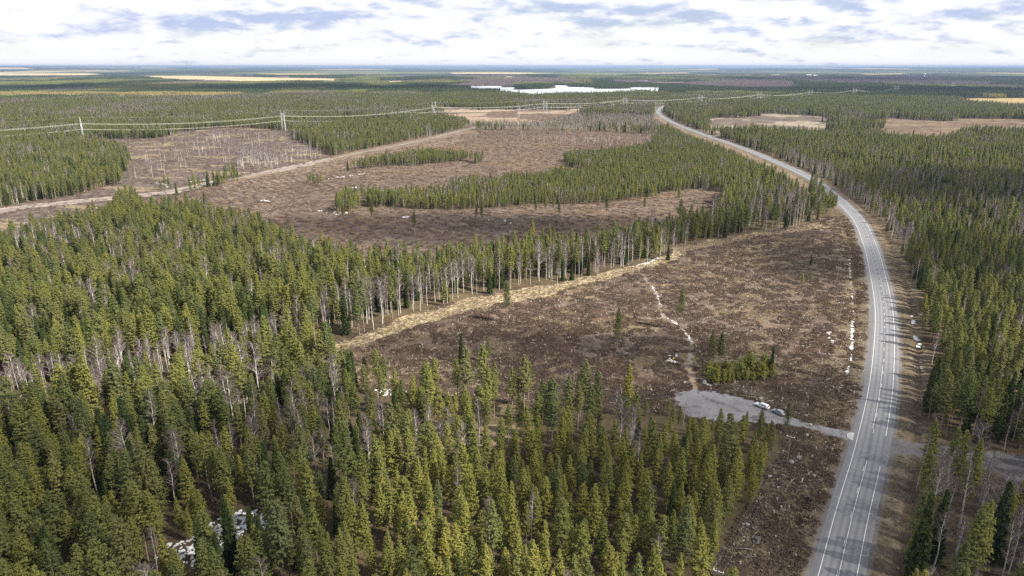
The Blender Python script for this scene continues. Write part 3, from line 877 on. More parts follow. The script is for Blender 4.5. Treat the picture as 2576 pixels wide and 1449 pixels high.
# ---- where trees stand
ANG = math.radians(38.5)
def frustum_pts(r0, r1, sp):
    """jittered grid points of a spacing inside the view's sector"""
    xm = r1 * math.sin(ANG) + 95
    xs = np.arange(-xm, xm, sp); ys = np.arange(r0 * .55, r1 + sp, sp * .92)
    gx, gy = np.meshgrid(xs, ys)
    gx = gx + (np.arange(len(ys))[:, None] % 2) * sp * .5
    x = gx.ravel() + rng.uniform(-.42, .42, gx.size) * sp
    y = gy.ravel() + rng.uniform(-.42, .42, gx.size) * sp
    r = np.hypot(x, y)
    k = (r >= r0) & (r < r1) & (np.abs(x) < np.tan(ANG) * np.maximum(y, 1) + 85)
    return x[k], y[k]

def stand(x, y, z):
    """density, birch share, spruce share, height factor, young share at points"""
    r = np.hypot(x, y)
    dens = np.full(x.shape, .93)
    hf = .80 + .34 * fbm(x, y, 60, 2, 31)
    birch = np.where(fbm(x, y, 55, 3, 32) > .60, .30, .035)
    spruce = np.where(fbm(x, y, 45, 3, 33) > .58, .30, .075)
    young = np.where(fbm(x, y, 90, 2, 34) > .58, .35, .06)
    def zone(P, **kw):
        m = inside(P, x, y)
        for k_, v in kw.items():
            {'dens': dens, 'birch': birch, 'spruce': spruce, 'young': young, 'hf': hf}[k_][m] = v
        return m
    farb = (r > 1500) & (fbm(x, y * .6, 260, 3, 35) > .56); birch[farb] = .42
    zone(YOUNG, young=.85, spruce=.03, birch=.045)
    zone(SPARSE, dens=.42, young=.15, spruce=.03, birch=.07)
    zone(BAND, birch=.88, dens=.80, spruce=.03, young=0, hf=.78)
    zone(EDGE, birch=.60, dens=.8, spruce=.16, young=.02, hf=1.03)
    zone(REDGE, birch=.68, spruce=.10, young=0)
    zone(LEFTROAD, birch=.62, spruce=.08, dens=.95)
    zone(BIRCHR, birch=.30)
    zone(CORNER, birch=.62, dens=.58, spruce=.14, young=.6)
    zone(SCRUB, birch=.85, dens=.75, spruce=.02, young=.1, hf=.62)
    hf *= np.interp(r, [200, 330, 480], [1.0, .95, .85])
    zone(FRONT2, hf=.72, young=.9, birch=.05); zone(FRONT1, hf=.46, young=.95, dens=.8, birch=.06)
    rt = (x > 0) & (r > 250) & (z['smain'] < 0) & (r < 1100)
    hf[rt] *= .86
    return dens, birch, spruce, hf, young

S2 = poly([(838, 530), (850, 465), (1180, 412), (1440, 352), (1700, 335), (1800, 352), (1900, 385), (1940, 415), (1900, 455), (1835, 490), (1698, 485), (1547, 516), (1338, 520), (1252, 530), (1061, 534)])
S3 = poly([(940, 660), (1100, 615), (1300, 590), (1500, 580), (1700, 545), (1830, 490), (1900, 500), (1980, 560), (1860, 585), (1680, 620), (1500, 680), (1250, 722), (1050, 755), (960, 720)])
YOUNGWOOD = [(S2, 2.75, .60), (S3, 3.2, .80), (poly([(840, 430), (1220, 412), (1230, 350), (850, 365)]), 2.9, .62)]
def plant():
    """-> dict kind -> arrays x, y, z, scale, var, rot"""
    out = {k: [] for k in ('pine', 'young', 'midpine', 'spruce', 'birch')}
    for (r0, r1, sp, mid) in ((80, 360, 4.2, False), (360, 620, 4.3, False), (620, 1150, 4.2, True), (1150, 2700, 4.6, True)):
        x, y = frustum_pts(r0, r1, sp)
        z = zones(x, y)
        d, b, s, hf, yg = stand(x, y, z)
        u = rng.random(len(x))
        keep = (~z['clear']) & (u < d)
        for P, _, _ in YOUNGWOOD: keep &= ~inside(P, x, y)
        # a few seed trees left on the cut-over land
        x, y, b, s, hf, yg = (a[keep] for a in (x, y, b, s, hf, yg))
        h = ground_z(x, y)
        u = rng.random(len(x)); yv = rng.random(len(x)) < yg
        kind = np.where(u < b, 2, np.where(u < b + s, 1, 0))
        sc = hf * np.clip(rng.normal(1.0, .17, len(x)), .5, 1.35)
        rot = rng.uniform(0, 2 * PI, len(x))
        def put(name, m, var_n, scm=1.0):
            n = int(m.sum())
            v = rng.integers(0, var_n, n)
            if name == 'pine': v = np.where(inside(EDGE, x[m], y[m]) | inside(SPARSE, x[m], y[m]), np.where(v == 3, 3, 1), v)
            out[name].append(np.stack([x[m], y[m], h[m], sc[m] * scm, v, rot[m]], 1))
        put('birch', kind == 2, 4)
        put('spruce', kind == 1, 3)
        if mid:
            put('midpine', kind == 0, 3)
        else:
            put('pine', (kind == 0) & ~yv, 5); put('young', (kind == 0) & yv, 3)
    for P, sp, hs in YOUNGWOOD:
        x0, y0 = P.min(0); x1, y1 = P.max(0)
        gx, gy = np.meshgrid(np.arange(x0, x1, sp), np.arange(y0, y1, sp)); gx = gx.ravel() + rng.uniform(-.45, .45, gx.size) * sp; gy = gy.ravel() + rng.uniform(-.45, .45, gy.size) * sp
        m = inside(P, gx, gy); gx, gy = gx[m], gy[m]
        if P is S3: m = ~inside(S2, gx, gy); gx, gy = gx[m], gy[m]
        z = zones(gx, gy); m = ~z['clear'] & (rng.random(len(gx)) < .93); gx, gy = gx[m], gy[m]
        edge = inside(EDGE, gx, gy) | inside(LEFTROAD, gx, gy)
        nb = fbm(gx, gy, 40, 3, 71)
        u = rng.random(len(gx)); tall = rng.random(len(gx)) < (.10 if P is S3 else .03)
        thin = ~(edge & (rng.random(len(gx)) < .35)); gx, gy, edge, nb, u, tall = (a[thin] for a in (gx, gy, edge, nb, u, tall))
        pb = np.where(edge, .5, np.where(nb > .62, .22, .04)); ps = np.where(edge, .14, .03)
        sc = hs * (.82 + .36 * fbm(gx, gy, 30, 2, 72)) * np.clip(rng.normal(1, .16, len(gx)), .55, 1.4) * np.where(tall | edge, 1.22, 1.0)
        h = ground_z(gx, gy); rot = rng.uniform(0, 6.28, len(gx))
        for name, m, nv in (('birch', u < pb, 4), ('spruce', (u >= pb) & (u < pb + ps), 3), ('midpine', (u >= pb + ps) & ~edge, 3), ('pine', (u >= pb + ps) & edge, 5)):
            n = int(m.sum()); v = rng.integers(0, nv, n)
            if name == 'pine': v = np.where(v == 3, 3, 1)
            out[name].append(np.stack([gx[m], gy[m], h[m], sc[m] * (1.0 if name != 'birch' else 1.08), v, rot[m]], 1))
    return {k: np.concatenate(v) if v else np.zeros((0, 6)) for k, v in out.items()}
TREES = plant()

LONE = []                                  # trees standing alone on open ground: kind, px, py, height, label
def lone(kind, px, py, h, label, var=0):
    x, y = gp(px, py); LONE.append((kind, x, y, h, label, var))
lone('pine', 1275, 812, 18.5, 'lone tall pine with bare stem beside the pale grass strip of the clearing', 1)
lone('pine', 1551, 886, 18, 'lone thin pine in the middle of the brown clearing', 3)
lone('pine', 1710, 829, 18, 'lone pine with small crown between the two wet patches of the clearing', 1)
lone('spruce', 1161, 914, 11, 'small dark spruce alone at the left end of the brown clearing', 1)
lone('young', 1228, 912, 10, 'small green pine alone near the front trees, right of the small dark spruce', 1)
lone('spruce', 2039, 666, 6.2, 'little dark spruce alone in the upper right of the brown clearing', 1)
lone('young', 2017, 716, 6, 'left one of two little pines left of the ditch', 0)
lone('young', 2039, 712, 6.5, 'right one of two little pines left of the ditch', 1)
lone('spruce', 1939, 934, 9.6, 'small pointed spruce at the right end of the green thicket above the car park', 1)
lone('pine', 1785, 931, 15.5, 'left one of the two pale pines rising from the thicket above the car park', 3)
lone('pine', 1808, 933, 15.0, 'right one of the two pale pines rising from the thicket above the car park', 1)
lone('pine', 1978, 1084, 9.5, 'small pine on the verge just below the grey car', 2)
lone('birch', 1826, 930, 11, 'small white birch right of the two pale pines above the car park', 1)
lone('birch', 1628, 672, 17, 'grey leafless tree standing alone above the wet track at the clearing edge', 2)
lone('birch', 1660, 655, 18, 'left one of two tall bare birches at the wet gap in the tree line', 0)
lone('birch', 1692, 656, 17.5, 'right one of two tall bare birches at the wet gap in the tree line', 2)
lone('spruce', 1680, 655, 8.5, 'dark bushy spruce between the two tall bare birches at the wet gap', 2)
lone('birch', 1402, 721, 13, 'bare birch on the pale grass strip right of the lone tall pine', 1)
lone('birch', 1504, 697, 15, 'grey bare birch standing forward of the tree line on the pale grass strip', 2)
lone('spruce', 1438, 706, 8.5, 'dark bushy spruce under the birches at the middle of the tree line', 2)
lone('spruce', 1480, 692, 10, 'dark green spruce beside the grey bare birch on the grass strip', 0)
lone('spruce', 2056, 553, 8, 'dark little spruce at the tip of the tree line left of the road', 1)
for k_, (px, py) in enumerate([(864, 559), (937, 562), (1044, 593), (1127, 549), (1166, 545), (1199, 562), (1211, 562), (1255, 532), (1348, 545), (1372, 545),
        (1406, 549), (1392, 540), (1526, 548), (1620, 541), (1705, 520), (1640, 512)]):
    lone('pine', px, py, 13 + (k_ * 37 % 5), 'thin seed pine on the far brown clearing, %s' % ('first from the left', 'second from the left', 'third from the left', 'fourth from the left',
        'fifth from the left', 'sixth from the left', 'seventh from the left', 'eighth from the left', 'ninth from the left', 'tenth from the left', 'right one of the middle three',
        'centre one of the middle three', 'right of the middle by the treetops', 'right of the middle, standing well apart', 'rightmost of all', 'last but one on the right')[k_], 1 if k_ % 2 else 3)
# bushy thicket above the car park
_r = R(5)
for i in range(46):
    t = i / 45
    px = 1788 + 140 * t + _r.u(-14, 14); py = 966 - 23 * t + _r.u(-32, 7)
    lone('bush', px, py, _r.u(2.4, 6.6), 'thicket', i % 3)

def band_trees(P, n, kind, hmin, hmax, seed):
    """extra trees scattered over an open area"""
    r_ = np.random.default_rng(seed); x0, y0 = P.min(0); x1, y1 = P.max(0)
    x = r_.uniform(x0, x1, n * 6); y = r_.uniform(y0, y1, n * 6)
    m = inside(P, x, y); x, y = x[m][:n], y[m][:n]
    hs = r_.uniform(hmin, hmax, len(x))
    nv = {'birch': 4, 'pine': 5, 'spruce': 3, 'young': 3, 'midpine': 3}[kind]
    v = r_.integers(0, nv, len(x))
    base = np.array([p[2] for p in PROTO[kind]])
    TREES[kind] = np.concatenate([TREES[kind], np.stack([x, y, ground_z(x, y), hs / base[v], v, r_.uniform(0, 6.28, len(x))], 1)])
band_trees(poly([(590, 425), (700, 425), (700, 400), (660, 385), (600, 388)]), 130, 'birch', 11, 16, 1)
band_trees(poly([(700, 418), (820, 395), (760, 365), (720, 372)]), 40, 'birch', 12, 16, 2)
band_trees(poly([(330, 455), (600, 420), (720, 360), (600, 340), (380, 372)]), 85, 'birch', 10, 17, 3)
band_trees(poly([(525, 362), (570, 362), (580, 345), (525, 345)]), 26, 'birch', 12, 17, 4)
band_trees(poly([(440, 360), (560, 352), (700, 350), (650, 335), (480, 340)]), 16, 'midpine', 5, 10, 5)
band_trees(poly([(540, 474), (600, 464), (600, 452), (535, 462)]), 18, 'midpine', 6, 11, 6)
band_trees(poly([(1290, 362), (1640, 372), (1640, 352), (1300, 345)]), 90, 'birch', 11, 17, 7)
band_trees(poly([(1000, 352), (1200, 345), (1200, 335), (1100, 338)]), 22, 'birch', 9, 15, 8)
band_trees(poly([(770, 470), (810, 470), (810, 455), (770, 455)]), 16, 'midpine', 7, 10, 9)
band_trees(poly([(850, 520), (960, 524), (960, 500), (860, 500)]), 50, 'midpine', 9, 13, 10)
band_trees(poly([(1100, 1120), (1330, 1100), (1330, 1080), (1020, 1085)]), 15, 'pine', 13, 17, 11)

# ---- labels: every tree is described from the nearest landmark of the photo
band_trees(poly([(450, 1440), (640, 1380), (640, 1310), (560, 1290), (450, 1330)]), 7, 'young', 8, 13, 12)
band_trees(poly([(1290, 239), (1420, 243), (1670, 231), (1670, 227), (1440, 237), (1300, 235)]), 150, 'midpine', 9, 18, 13)
band_trees(poly([(1290, 239), (1420, 243), (1670, 231), (1670, 227), (1440, 237), (1300, 235)]), 60, 'birch', 9, 18, 14)
LM = [(540, 1350, 'forest snow patch'), (975, 980, 'little snow patch behind pines'), (1180, 1095, 'tan grass gap'), (1720, 1030, 'gravel car park'),
      (1960, 1100, 'small verge pine below cars'), (1900, 1310, 'dark boulder by poles'), (1806, 1475, 'nearest power pole'), (1985, 1165, 'power pole by car park'),
      (1480, 1180, 'white trunk among young pines'), (100, 1340, 'lower left corner'), (120, 1100, 'left picture edge'), (800, 1440, 'left half of bottom edge'),
      (1180, 1440, 'middle of bottom edge'), (1560, 1440, 'right half of bottom edge'), (780, 1120, 'dark gap in left stand'), (400, 1130, 'left stand middle'),
      (2440, 1140, 'right hand gravel road'), (2230, 1230, 'yellow hazard marker'), (2340, 1420, 'bottom edge beyond the road'), (2520, 1350, 'lower right corner'),
      (2380, 1000, 'verge with tree shadows'), (2500, 900, 'sunlit right edge pines'), (2310, 740, 'verge at the bend'), (790, 880, 'clearing left tip'),
      (1020, 800, 'bright left grass strip'), (1270, 740, 'lone tall pine'), (1500, 700, 'grass strip middle'), (1680, 640, 'wet tree line gap'),
      (2040, 555, 'roadside tree line tip'), (300, 950, 'left birch belt'), (650, 860, 'birch belt right end'), (1830, 560, 'clearing upper edge'),
      (640, 400, 'far left birch group'), (850, 380, 'gravel forest road'), (1450, 365, 'far clearing top edge'), (1100, 440, 'green pine island'),
      (2190, 520, 'far road bend'), (300, 700, 'left middle stand'), (1380, 1010, 'front row below the clearing')]
LMX = [(gp(a, b), n) for a, b, n in LM]
ORD = ['nearest', 'second nearest', 'third nearest', 'fourth nearest', 'fifth nearest', 'sixth nearest', 'seventh nearest', 'eighth nearest', 'ninth nearest', 'tenth nearest',
       'eleventh nearest', 'twelfth nearest', 'thirteenth nearest', 'fourteenth nearest', 'fifteenth nearest', 'sixteenth nearest', 'seventeenth nearest', 'eighteenth nearest', 'nineteenth nearest', 'twentieth nearest']
def make_labels(noun, xy, words):
    """-> labels naming kind, look, landmark, side and rank"""
    G = {}
    for i, (x, y) in enumerate(xy):
        k = min(range(len(LMX)), key=lambda q: (LMX[q][0][0] - x) ** 2 + (LMX[q][0][1] - y) ** 2)
        dx, dy = x - LMX[k][0][0], y - LMX[k][0][1]
        side = ('right of' if dx > 0 else 'left of') if abs(dx) > abs(dy) else ('behind' if dy > 0 else 'in front of')
        G.setdefault((k, side, words[i]), []).append((dx * dx + dy * dy, i))
    lab = [None] * len(xy)
    for (k, side, w), lst in G.items():
        lst.sort()
        for r_, (_, i) in enumerate(lst):
            o_ = ORD[r_] if r_ < len(ORD) else ORD[min(len(lst) - 1 - r_, 19)].replace('nearest', 'farthest')
            lab[i] = '%s %s, %s %s the %s' % (w, noun, o_, side, LMX[k][1])
    return lab

def scatter(name, rows, sources, label, cat):
    """one object of many loose plants: points that carry the given meshes (geometry nodes); rows = x y z scale var rot"""
    rows = np.asarray(rows, float)
    me = bpy.data.meshes.new(name)
    me.vertices.add(len(rows)); me.vertices.foreach_set('co', rows[:, :3].ravel())
    def attr(n, t, v, key='value'):
        a = me.attributes.new(n, t, 'POINT'); a.data.foreach_set(key, v)
    attr('size', 'FLOAT', rows[:, 3].astype(np.float32)); attr('var', 'INT', rows[:, 4].astype(np.int32))
    e = np.zeros((len(rows), 3), np.float32); e[:, 2] = rows[:, 5]
    if rows.shape[1] > 6: e[:, 0] = rows[:, 6]
    attr('turn', 'FLOAT_VECTOR', e.ravel(), 'vector')
    ob = link(name, me); tag(ob, label, cat, kind='stuff')
    ng = bpy.data.node_groups.new(name, 'GeometryNodeTree')
    ng.interface.new_socket('Geometry', in_out='INPUT', socket_type='NodeSocketGeometry')
    ng.interface.new_socket('Geometry', in_out='OUTPUT', socket_type='NodeSocketGeometry')
    N, L = ng.nodes, ng.links
    gi = N.new('NodeGroupInput'); go = N.new('NodeGroupOutput'); jn = N.new('GeometryNodeJoinGeometry')
    def named(n, t):
        q = N.new('GeometryNodeInputNamedAttribute'); q.data_type = t; q.inputs['Name'].default_value = n
        return q.outputs['Attribute']
    sz, va, tu = named('size', 'FLOAT'), named('var', 'INT'), named('turn', 'FLOAT_VECTOR')
    er = N.new('FunctionNodeEulerToRotation'); L.new(tu, er.inputs[0])
    for k, objs in enumerate(sources):
        cp = N.new('FunctionNodeCompare'); cp.data_type = 'INT'; cp.operation = 'EQUAL'
        L.new(va, cp.inputs[2]); cp.inputs[3].default_value = k
        j2 = N.new('GeometryNodeJoinGeometry')
        for ob_ in objs:
            oi = N.new('GeometryNodeObjectInfo'); oi.transform_space = 'ORIGINAL'; oi.inputs['Object'].default_value = ob_
            oi.inputs['As Instance'].default_value = False
            L.new(oi.outputs['Geometry'], j2.inputs[0])
        ip = N.new('GeometryNodeInstanceOnPoints')
        L.new(gi.outputs[0], ip.inputs['Points']); L.new(cp.outputs[0], ip.inputs['Selection'])
        L.new(j2.outputs[0], ip.inputs['Instance']); L.new(er.outputs[0], ip.inputs['Rotation']); L.new(sz, ip.inputs['Scale'])
        L.new(ip.outputs[0], jn.inputs[0])
    L.new(jn.outputs[0], go.inputs[0])
    md = ob.modifiers.new('plants', 'NODES'); md.node_group = ng
    return ob

def apparent(rows, hs):
    """pixel height of each tree that falls inside the picture"""
    x, y, z = rows[:, 0], rows[:, 1], rows[:, 2]
    px, py, d = proj(x, y, z); tx, ty, _ = proj(x, y, z + hs)
    vis = (tx > 15) & (tx < 2561) & (ty < 1440)
    return np.where(vis, hs / d * (1 - .25 * (py > 1449)), 0)

SRC = {}
def grow():
    def individual(kinds, noun, name, cat, group, limit, lone_kinds):
        rows = np.concatenate([np.concatenate([TREES[k], np.full((len(TREES[k]), 1), i)], 1) for i, k in enumerate(kinds)])
        hs = np.array([PROTO[kinds[int(r[6])]][int(r[4])][2] for r in rows]) * rows[:, 3]
        ap = apparent(rows, hs)
        order = np.argsort(-ap)
        lo = [l for l in LONE if l[0] in lone_kinds]
        n = limit - len(lo)
        pick = order[:n]; pick = pick[ap[pick] > 0]
        # every variant must be among the single trees, as the stands re-use their meshes
        words = [PROTO[kinds[int(rows[i, 6])]][int(rows[i, 4])][3] for i in pick]
        labels = make_labels(noun, [(rows[i, 0], rows[i, 1]) for i in pick], words)
        first = {}
        def tree(kind, var, x, y, z, sc, rot, label, grp):
            tm, cm, h, w = PROTO[kind][var]
            t = thing(name, (x, y, z), rot, label, cat, grp)
            t.scale = (sc, sc, sc)
            a = link('trunk', tm, t); b = link('crown', cm, t)
            first.setdefault((kind, var), [a, b])
        for i, lb in zip(pick, labels):
            r = rows[i]
            tree(kinds[int(r[6])], int(r[4]), r[0], r[1], r[2], r[3], r[5], lb, group)
        for (k, x, y, h, lb, var) in lo:
            if lb == 'thicket': continue
            tree(k, var, x, y, gz(x, y), h / PROTO[k][var][2], x * 7 % 6, lb, group)
        th = [l for l in lo if l[4] == 'thicket']
        if th:
            th.sort(key=lambda l: l[1])
            nm = ['leftmost', 'second', 'third', 'fourth', 'fifth', 'sixth', 'seventh', 'eighth', 'ninth', 'tenth', 'eleventh', 'twelfth', 'thirteenth', 'fourteenth', 'fifteenth', 'sixteenth', 'seventeenth', 'eighteenth', 'nineteenth', 'twentieth', 'twenty first', 'twenty second', 'twenty third']
            for i, (k, x, y, h, lb, var) in enumerate(th):
                q = i if i < 23 else 45 - i
                lbl = 'low green pine in the thicket above the car park, %s from %s' % (nm[q] if q else 'first', 'left' if i < 23 else 'right')
                tree(k, var, x, y, gz(x, y), h / PROTO[k][var][2], x * 7 % 6, lbl, 'low pines of the thicket above the car park')
        rest = np.setdiff1d(np.arange(len(rows)), pick)
        SRC.update(first)
        return rows[rest]
    TREES['bush'] = np.zeros((0, 6))
    rp = individual(['pine', 'young', 'bush'], 'pine', 'pine_tree', 'pine tree', 'single pines of the forest', 300, ('pine', 'young', 'bush'))
    rs = individual(['spruce'], 'spruce', 'spruce_tree', 'spruce tree', 'single dark spruces', 300, ('spruce',))
    rb = individual(['birch'], 'bare birch', 'birch_tree', 'birch tree', 'single bare birches', 300, ('birch',))
    def src(kind):
        o_ = []
        for v in range(len(PROTO[kind])):
            if (kind, v) in SRC: o_.append(SRC[(kind, v)])
            else: o_.append([bpy.data.objects.new('trunk', PROTO[kind][v][0]), bpy.data.objects.new('crown', PROTO[kind][v][1])])
        return o_
    rows = rp.copy(); rows[:, 4] += np.where(rp[:, 6] == 1, 5, 0)
    mid = TREES['midpine'].copy(); mid[:, 4] += 8
    rows = np.concatenate([rows[:, :6], mid])
    scatter('pine_forest', rows, src('pine') + src('young') + src('midpine'), 'olive green pine forest covering the land to the distance', 'forest')
    scatter('birch_wood', rb[:, :6], src('birch'), 'bare purple grey birches mixed through the forest', 'forest')
    scatter('spruce_wood', rs[:, :6], src('spruce'), 'dark spruces mixed through the forest', 'forest')
grow()

# ---- far forest: patches of small crowns, out to where single trees stop showing
def patch_mesh(name, seed, m, n, size, hmin, hmax, rad, spiky=True):
    r_ = R(seed); mb = MB()
    for _ in range(n):
        x, y = r_.u(-size / 2, size / 2), r_.u(-size / 2, size / 2); h = r_.u(hmin, hmax); r0 = rad * r_.u(.7, 1.25)
        for (z0, z1, rr) in ((.25, .8, 1.0), (.55, 1.0, .7)):
            mb.t = r_.u(.7, 1.3)
            ring = [(x + math.cos(a) * r0 * rr * r_.u(.6, 1.3), y + math.sin(a) * r0 * rr * r_.u(.6, 1.3), h * (z0 + r_.u(-.06, .06))) for a in [i * 1.2566 + r_.u(-.3, .3) for i in range(5)]]
            tip = (x + r_.u(-.3, .3), y + r_.u(-.3, .3), h * z1)
            mb.add(ring + [tip], [(i, (i + 1) % 5, 5) for i in range(5)])
    mb.t = 1.0
    return mb.mesh(name, m)
def far_forest():
    S = 52.0
    protos = [patch_mesh('canopy', 1, M['pine'], 150, S * 1.04, 11, 16.5, 2.1), patch_mesh('canopy', 2, M['pine'], 140, S * 1.04, 12, 18, 2.2),
              patch_mesh('canopy', 3, M['spruce'], 140, S * 1.04, 11, 19, 2.0), patch_mesh('canopy', 4, M['twig'], 150, S * 1.04, 9, 15, 1.9),
              patch_mesh('canopy', 5, M['pale'], 150, S * 1.04, 12, 17, 1.9)]
    src = [[bpy.data.objects.new('canopy', p)] for p in protos]
    x, y = frustum_pts(2660, 8600, S)
    z = zones(x, y)
    keep = ~(z['field'] | z['lake'] | z['rfield'] | z['corr'] | z['pit'] | z['cut'])
    # keep patches off the water's edge
    for ddx, ddy in ((22, 0), (-22, 0), (0, 22), (0, -22)):
        keep &= ~inside(LAKE, x + ddx, y + ddy)
        for F in FIELDS[:14]: keep &= ~inside(F, x + ddx * .7, y + ddy * .7)
    keep &= ~((fbm(x, y * .5, 420, 3, 41) > .67) & (np.hypot(x, y) > 4200))
    x, y = x[keep], y[keep]
    n1 = fbm(x, y * .45, 520, 3, 42); n2 = fbm(x, y * .4, 700, 3, 43)
    var = np.where(n1 > .55, 2, np.where(n2 > .56, 3, np.where(n2 < .44, 1, 0)))
    px, py, _ = proj(x, y, np.zeros_like(x))
    near_lake = (px > 880) & (px < 2000) & (py < 226) & (py > 203)
    var = np.where(near_lake & (n2 > .44), 3, var)
    sc = np.where(var == 0, .82, 1.0) * rng.uniform(.9, 1.12, len(x))
    rot = rng.integers(0, 4, len(x)) * PI / 2
    rows = np.stack([x, y, ground_z(x, y), sc, var, rot], 1)
    scatter('distant_forest', rows, src, 'far dark forest stretching to the hazy horizon', 'forest')
    # pale stand at the far left; the sun on it is put into its colour
    xs, ys = [], []
    x0, y0 = PALE.min(0); x1, y1 = PALE.max(0)
    gx, gy = np.meshgrid(np.arange(x0, x1, 30), np.arange(y0, y1, 30)); gx, gy = gx.ravel(), gy.ravel()
    m = inside(PALE, gx, gy); gx, gy = gx[m] + rng.uniform(-8, 8, m.sum()), gy[m] + rng.uniform(-8, 8, m.sum())
    scatter('larch_belt', np.stack([gx, gy, np.zeros(len(gx)), rng.uniform(1.0, 1.3, len(gx)), np.zeros(len(gx)), rng.uniform(0, 6, len(gx))], 1), [src[4]],
            'pale belt of bare trees tinted sunlit yellow at the far left of the forest', 'forest')
far_forest()

# ------------------------------------------------------------------ loose cover of the open ground
def cover():
    r_ = R(77)
    def bush(seed, m, n, rad, hh, size):
        q = R(seed); mb = MB()
        for _ in range(n):
            a = q.u(0, 6.28); d = rad * math.sqrt(q.u(0, 1)); c = Vector((math.cos(a) * d, math.sin(a) * d, q.u(0, hh) * (1 - .5 * d / rad)))
            tuft(mb, c, Vector((math.cos(a) * .5, math.sin(a) * .5, .8)).normalized(), size * q.u(.6, 1.2), q, 3)
        return mb.mesh('heather', m)
    def grass(seed):
        q = R(seed); mb = MB()
        for _ in range(26):
            a = q.u(0, 6.28); d = q.u(0, .45); p = Vector((math.cos(a) * d, math.sin(a) * d, -.03)); l = q.u(.25, .6); b = q.u(0, 6.28)
            mb.t = q.u(.75, 1.25)
            e = p + Vector((math.cos(b) * l * .8, math.sin(b) * l * .8, l * .55)); s_ = Vector((-math.sin(b), math.cos(b), 0)) * .05
            mb.tri(p - s_, p + s_, e)
        return mb.mesh('grass', M['straw'])
    def stick(seed):
        q = R(seed); mb = MB(); mb.t = 1.01
        L_ = q.u(1.2, 3.2)
        mb.tube([(-L_ / 2, 0, .1), (0, .05, .22), (L_ / 2, 0, .12)], [.07, .055, .025], 4)
        for _ in range(7):
            x = q.u(-L_ / 2, L_ / 2); s_ = q.u(-1, 1)
            mb.tube([(x, 0, .15), (x + .4, s_ * q.u(.3, .9), q.u(.15, .6))], [.03, .008], 3, cap=False)
        return mb.mesh('branch', M['slash'])
    def stump(seed):
        q = R(seed); mb = MB(); mb.t = 1.01
        mb.tube([(0, 0, -.1), (0, 0, .12), (0, 0, .42)], [.27, .2, .18], 7)
        return mb.mesh('stump', M['slash'])
    def stone(seed, m):
        bm = bmesh.new(); bmesh.ops.create_icosphere(bm, subdivisions=1, radius=.4); q = R(seed)
        for v in bm.verts: v.co *= q.u(.75, 1.2); v.co.z *= .62
        me = bpy.data.meshes.new('stone'); bm.to_mesh(me); bm.free(); me.materials.append(m); return me
    def un(*ms): return [[bpy.data.objects.new('plant', m)] for m in ms]
    H1 = un(bush(1, M['heather'], 34, .9, .35, .34), bush(2, M['heather'], 26, .65, .45, .3), bush(3, M['heather'], 44, 1.3, .3, .36))
    G1 = un(grass(1), grass(2), grass(3))
    S1_ = un(stick(1), stick(2), stick(3), stump(4), stump(5))
    B1 = un(*[scrub_meshes(s_, h).mesh('sapling', M['twig']) for s_, h in ((1, 1.6), (2, 2.2), (3, 1.2))])
    K1 = un(stone(1, M['stone']), stone(2, M['stone']), stone(3, M['dstone']))
    def area(Ps, n, seed, far=1.0):
        r2 = np.random.default_rng(seed); X = []; Y = []
        for P, w in Ps:
            x0, y0 = P.min(0); x1, y1 = P.max(0); m_ = int(n * w * 3)
            x = r2.uniform(x0, x1, m_); y = r2.uniform(y0, y1, m_); k = inside(P, x, y)
            X.append(x[k][:int(n * w)]); Y.append(y[k][:int(n * w)])
        x, y = np.concatenate(X), np.concatenate(Y)
        z = zones(x, y)
        ok = (z['drut'] > 1.0) & (z['dmain'] > 6.5) & (z['dtrack'] > 3.6) & (z['dfoot'] > 1.3) & ~z['lot'] & ~z['side']
        return x[ok], y[ok], {k: v[ok] for k, v in z.items()}
    def rows(x, y, s0, s1, nv, seed, z=0.0):
        r2 = np.random.default_rng(seed)
        return np.stack([x, y, ground_z(x, y) + z, r2.uniform(s0, s1, len(x)), r2.integers(0, nv, len(x)), r2.uniform(0, 6.28, len(x))], 1)
    open_ = [(C1, .5), (C2, .38), (C4, .12)]
    x, y, z = area(open_, 62000, 1)
    k = ~z['grass'] & (fbm(x, y, 4.5, 3, 51) > .47)
    scatter('heather', rows(x[k], y[k], .6, 1.5, 3, 2), H1, 'dark reddish brown heather on the cut over ground', 'heather')
    x, y, z = area([(C1, .62), (CR, .25), (C2, .13)], 60000, 3)
    k = z['grass'] | (z['dmain'] < 17) | z['cr'] | (fbm(x, y * 1.5, 20, 3, 23) > .52)
    xa, ya, za = area([(GRASS, 1)], 9000, 13)
    scatter('dry_grass', rows(np.concatenate([x[k], xa]), np.concatenate([y[k], ya]), .7, 1.7, 3, 4), G1, 'dry straw coloured grass on the verges and the forest edge', 'grass')
    x, y, z = area([(C1, .42), (C2, .42), (C4, .16)], 15000, 5)
    scatter('felled_branches', rows(x, y, .6, 1.35, 5, 6), S1_, 'grey felled branches and stumps left on the cut over ground', 'branches')
    x, y, z = area([(C1, .50), (C2, .2), (C4, .1), (CR, .06), (SCRUB, .14)], 30000, 7)
    k = (z['dmain'] > 17) & (fbm(x, y, 24, 3, 52) > .45) & ~z['grass']
    xb, yb, zb = area([(poly([(1700, 622), (1900, 588), (2050, 560), (2050, 600), (1900, 612), (1720, 650)]), .5), (CORNER, .5)], 5200, 17)
    scatter('birch_saplings', rows(np.concatenate([x[k], xb]), np.concatenate([y[k], yb]), .6, 1.4, 3, 8), B1, 'bare purplish birch saplings coming up on the cut over ground', 'saplings')
    x, y, z = area([(C1, .72), (C2, .28)], 2200, 9)
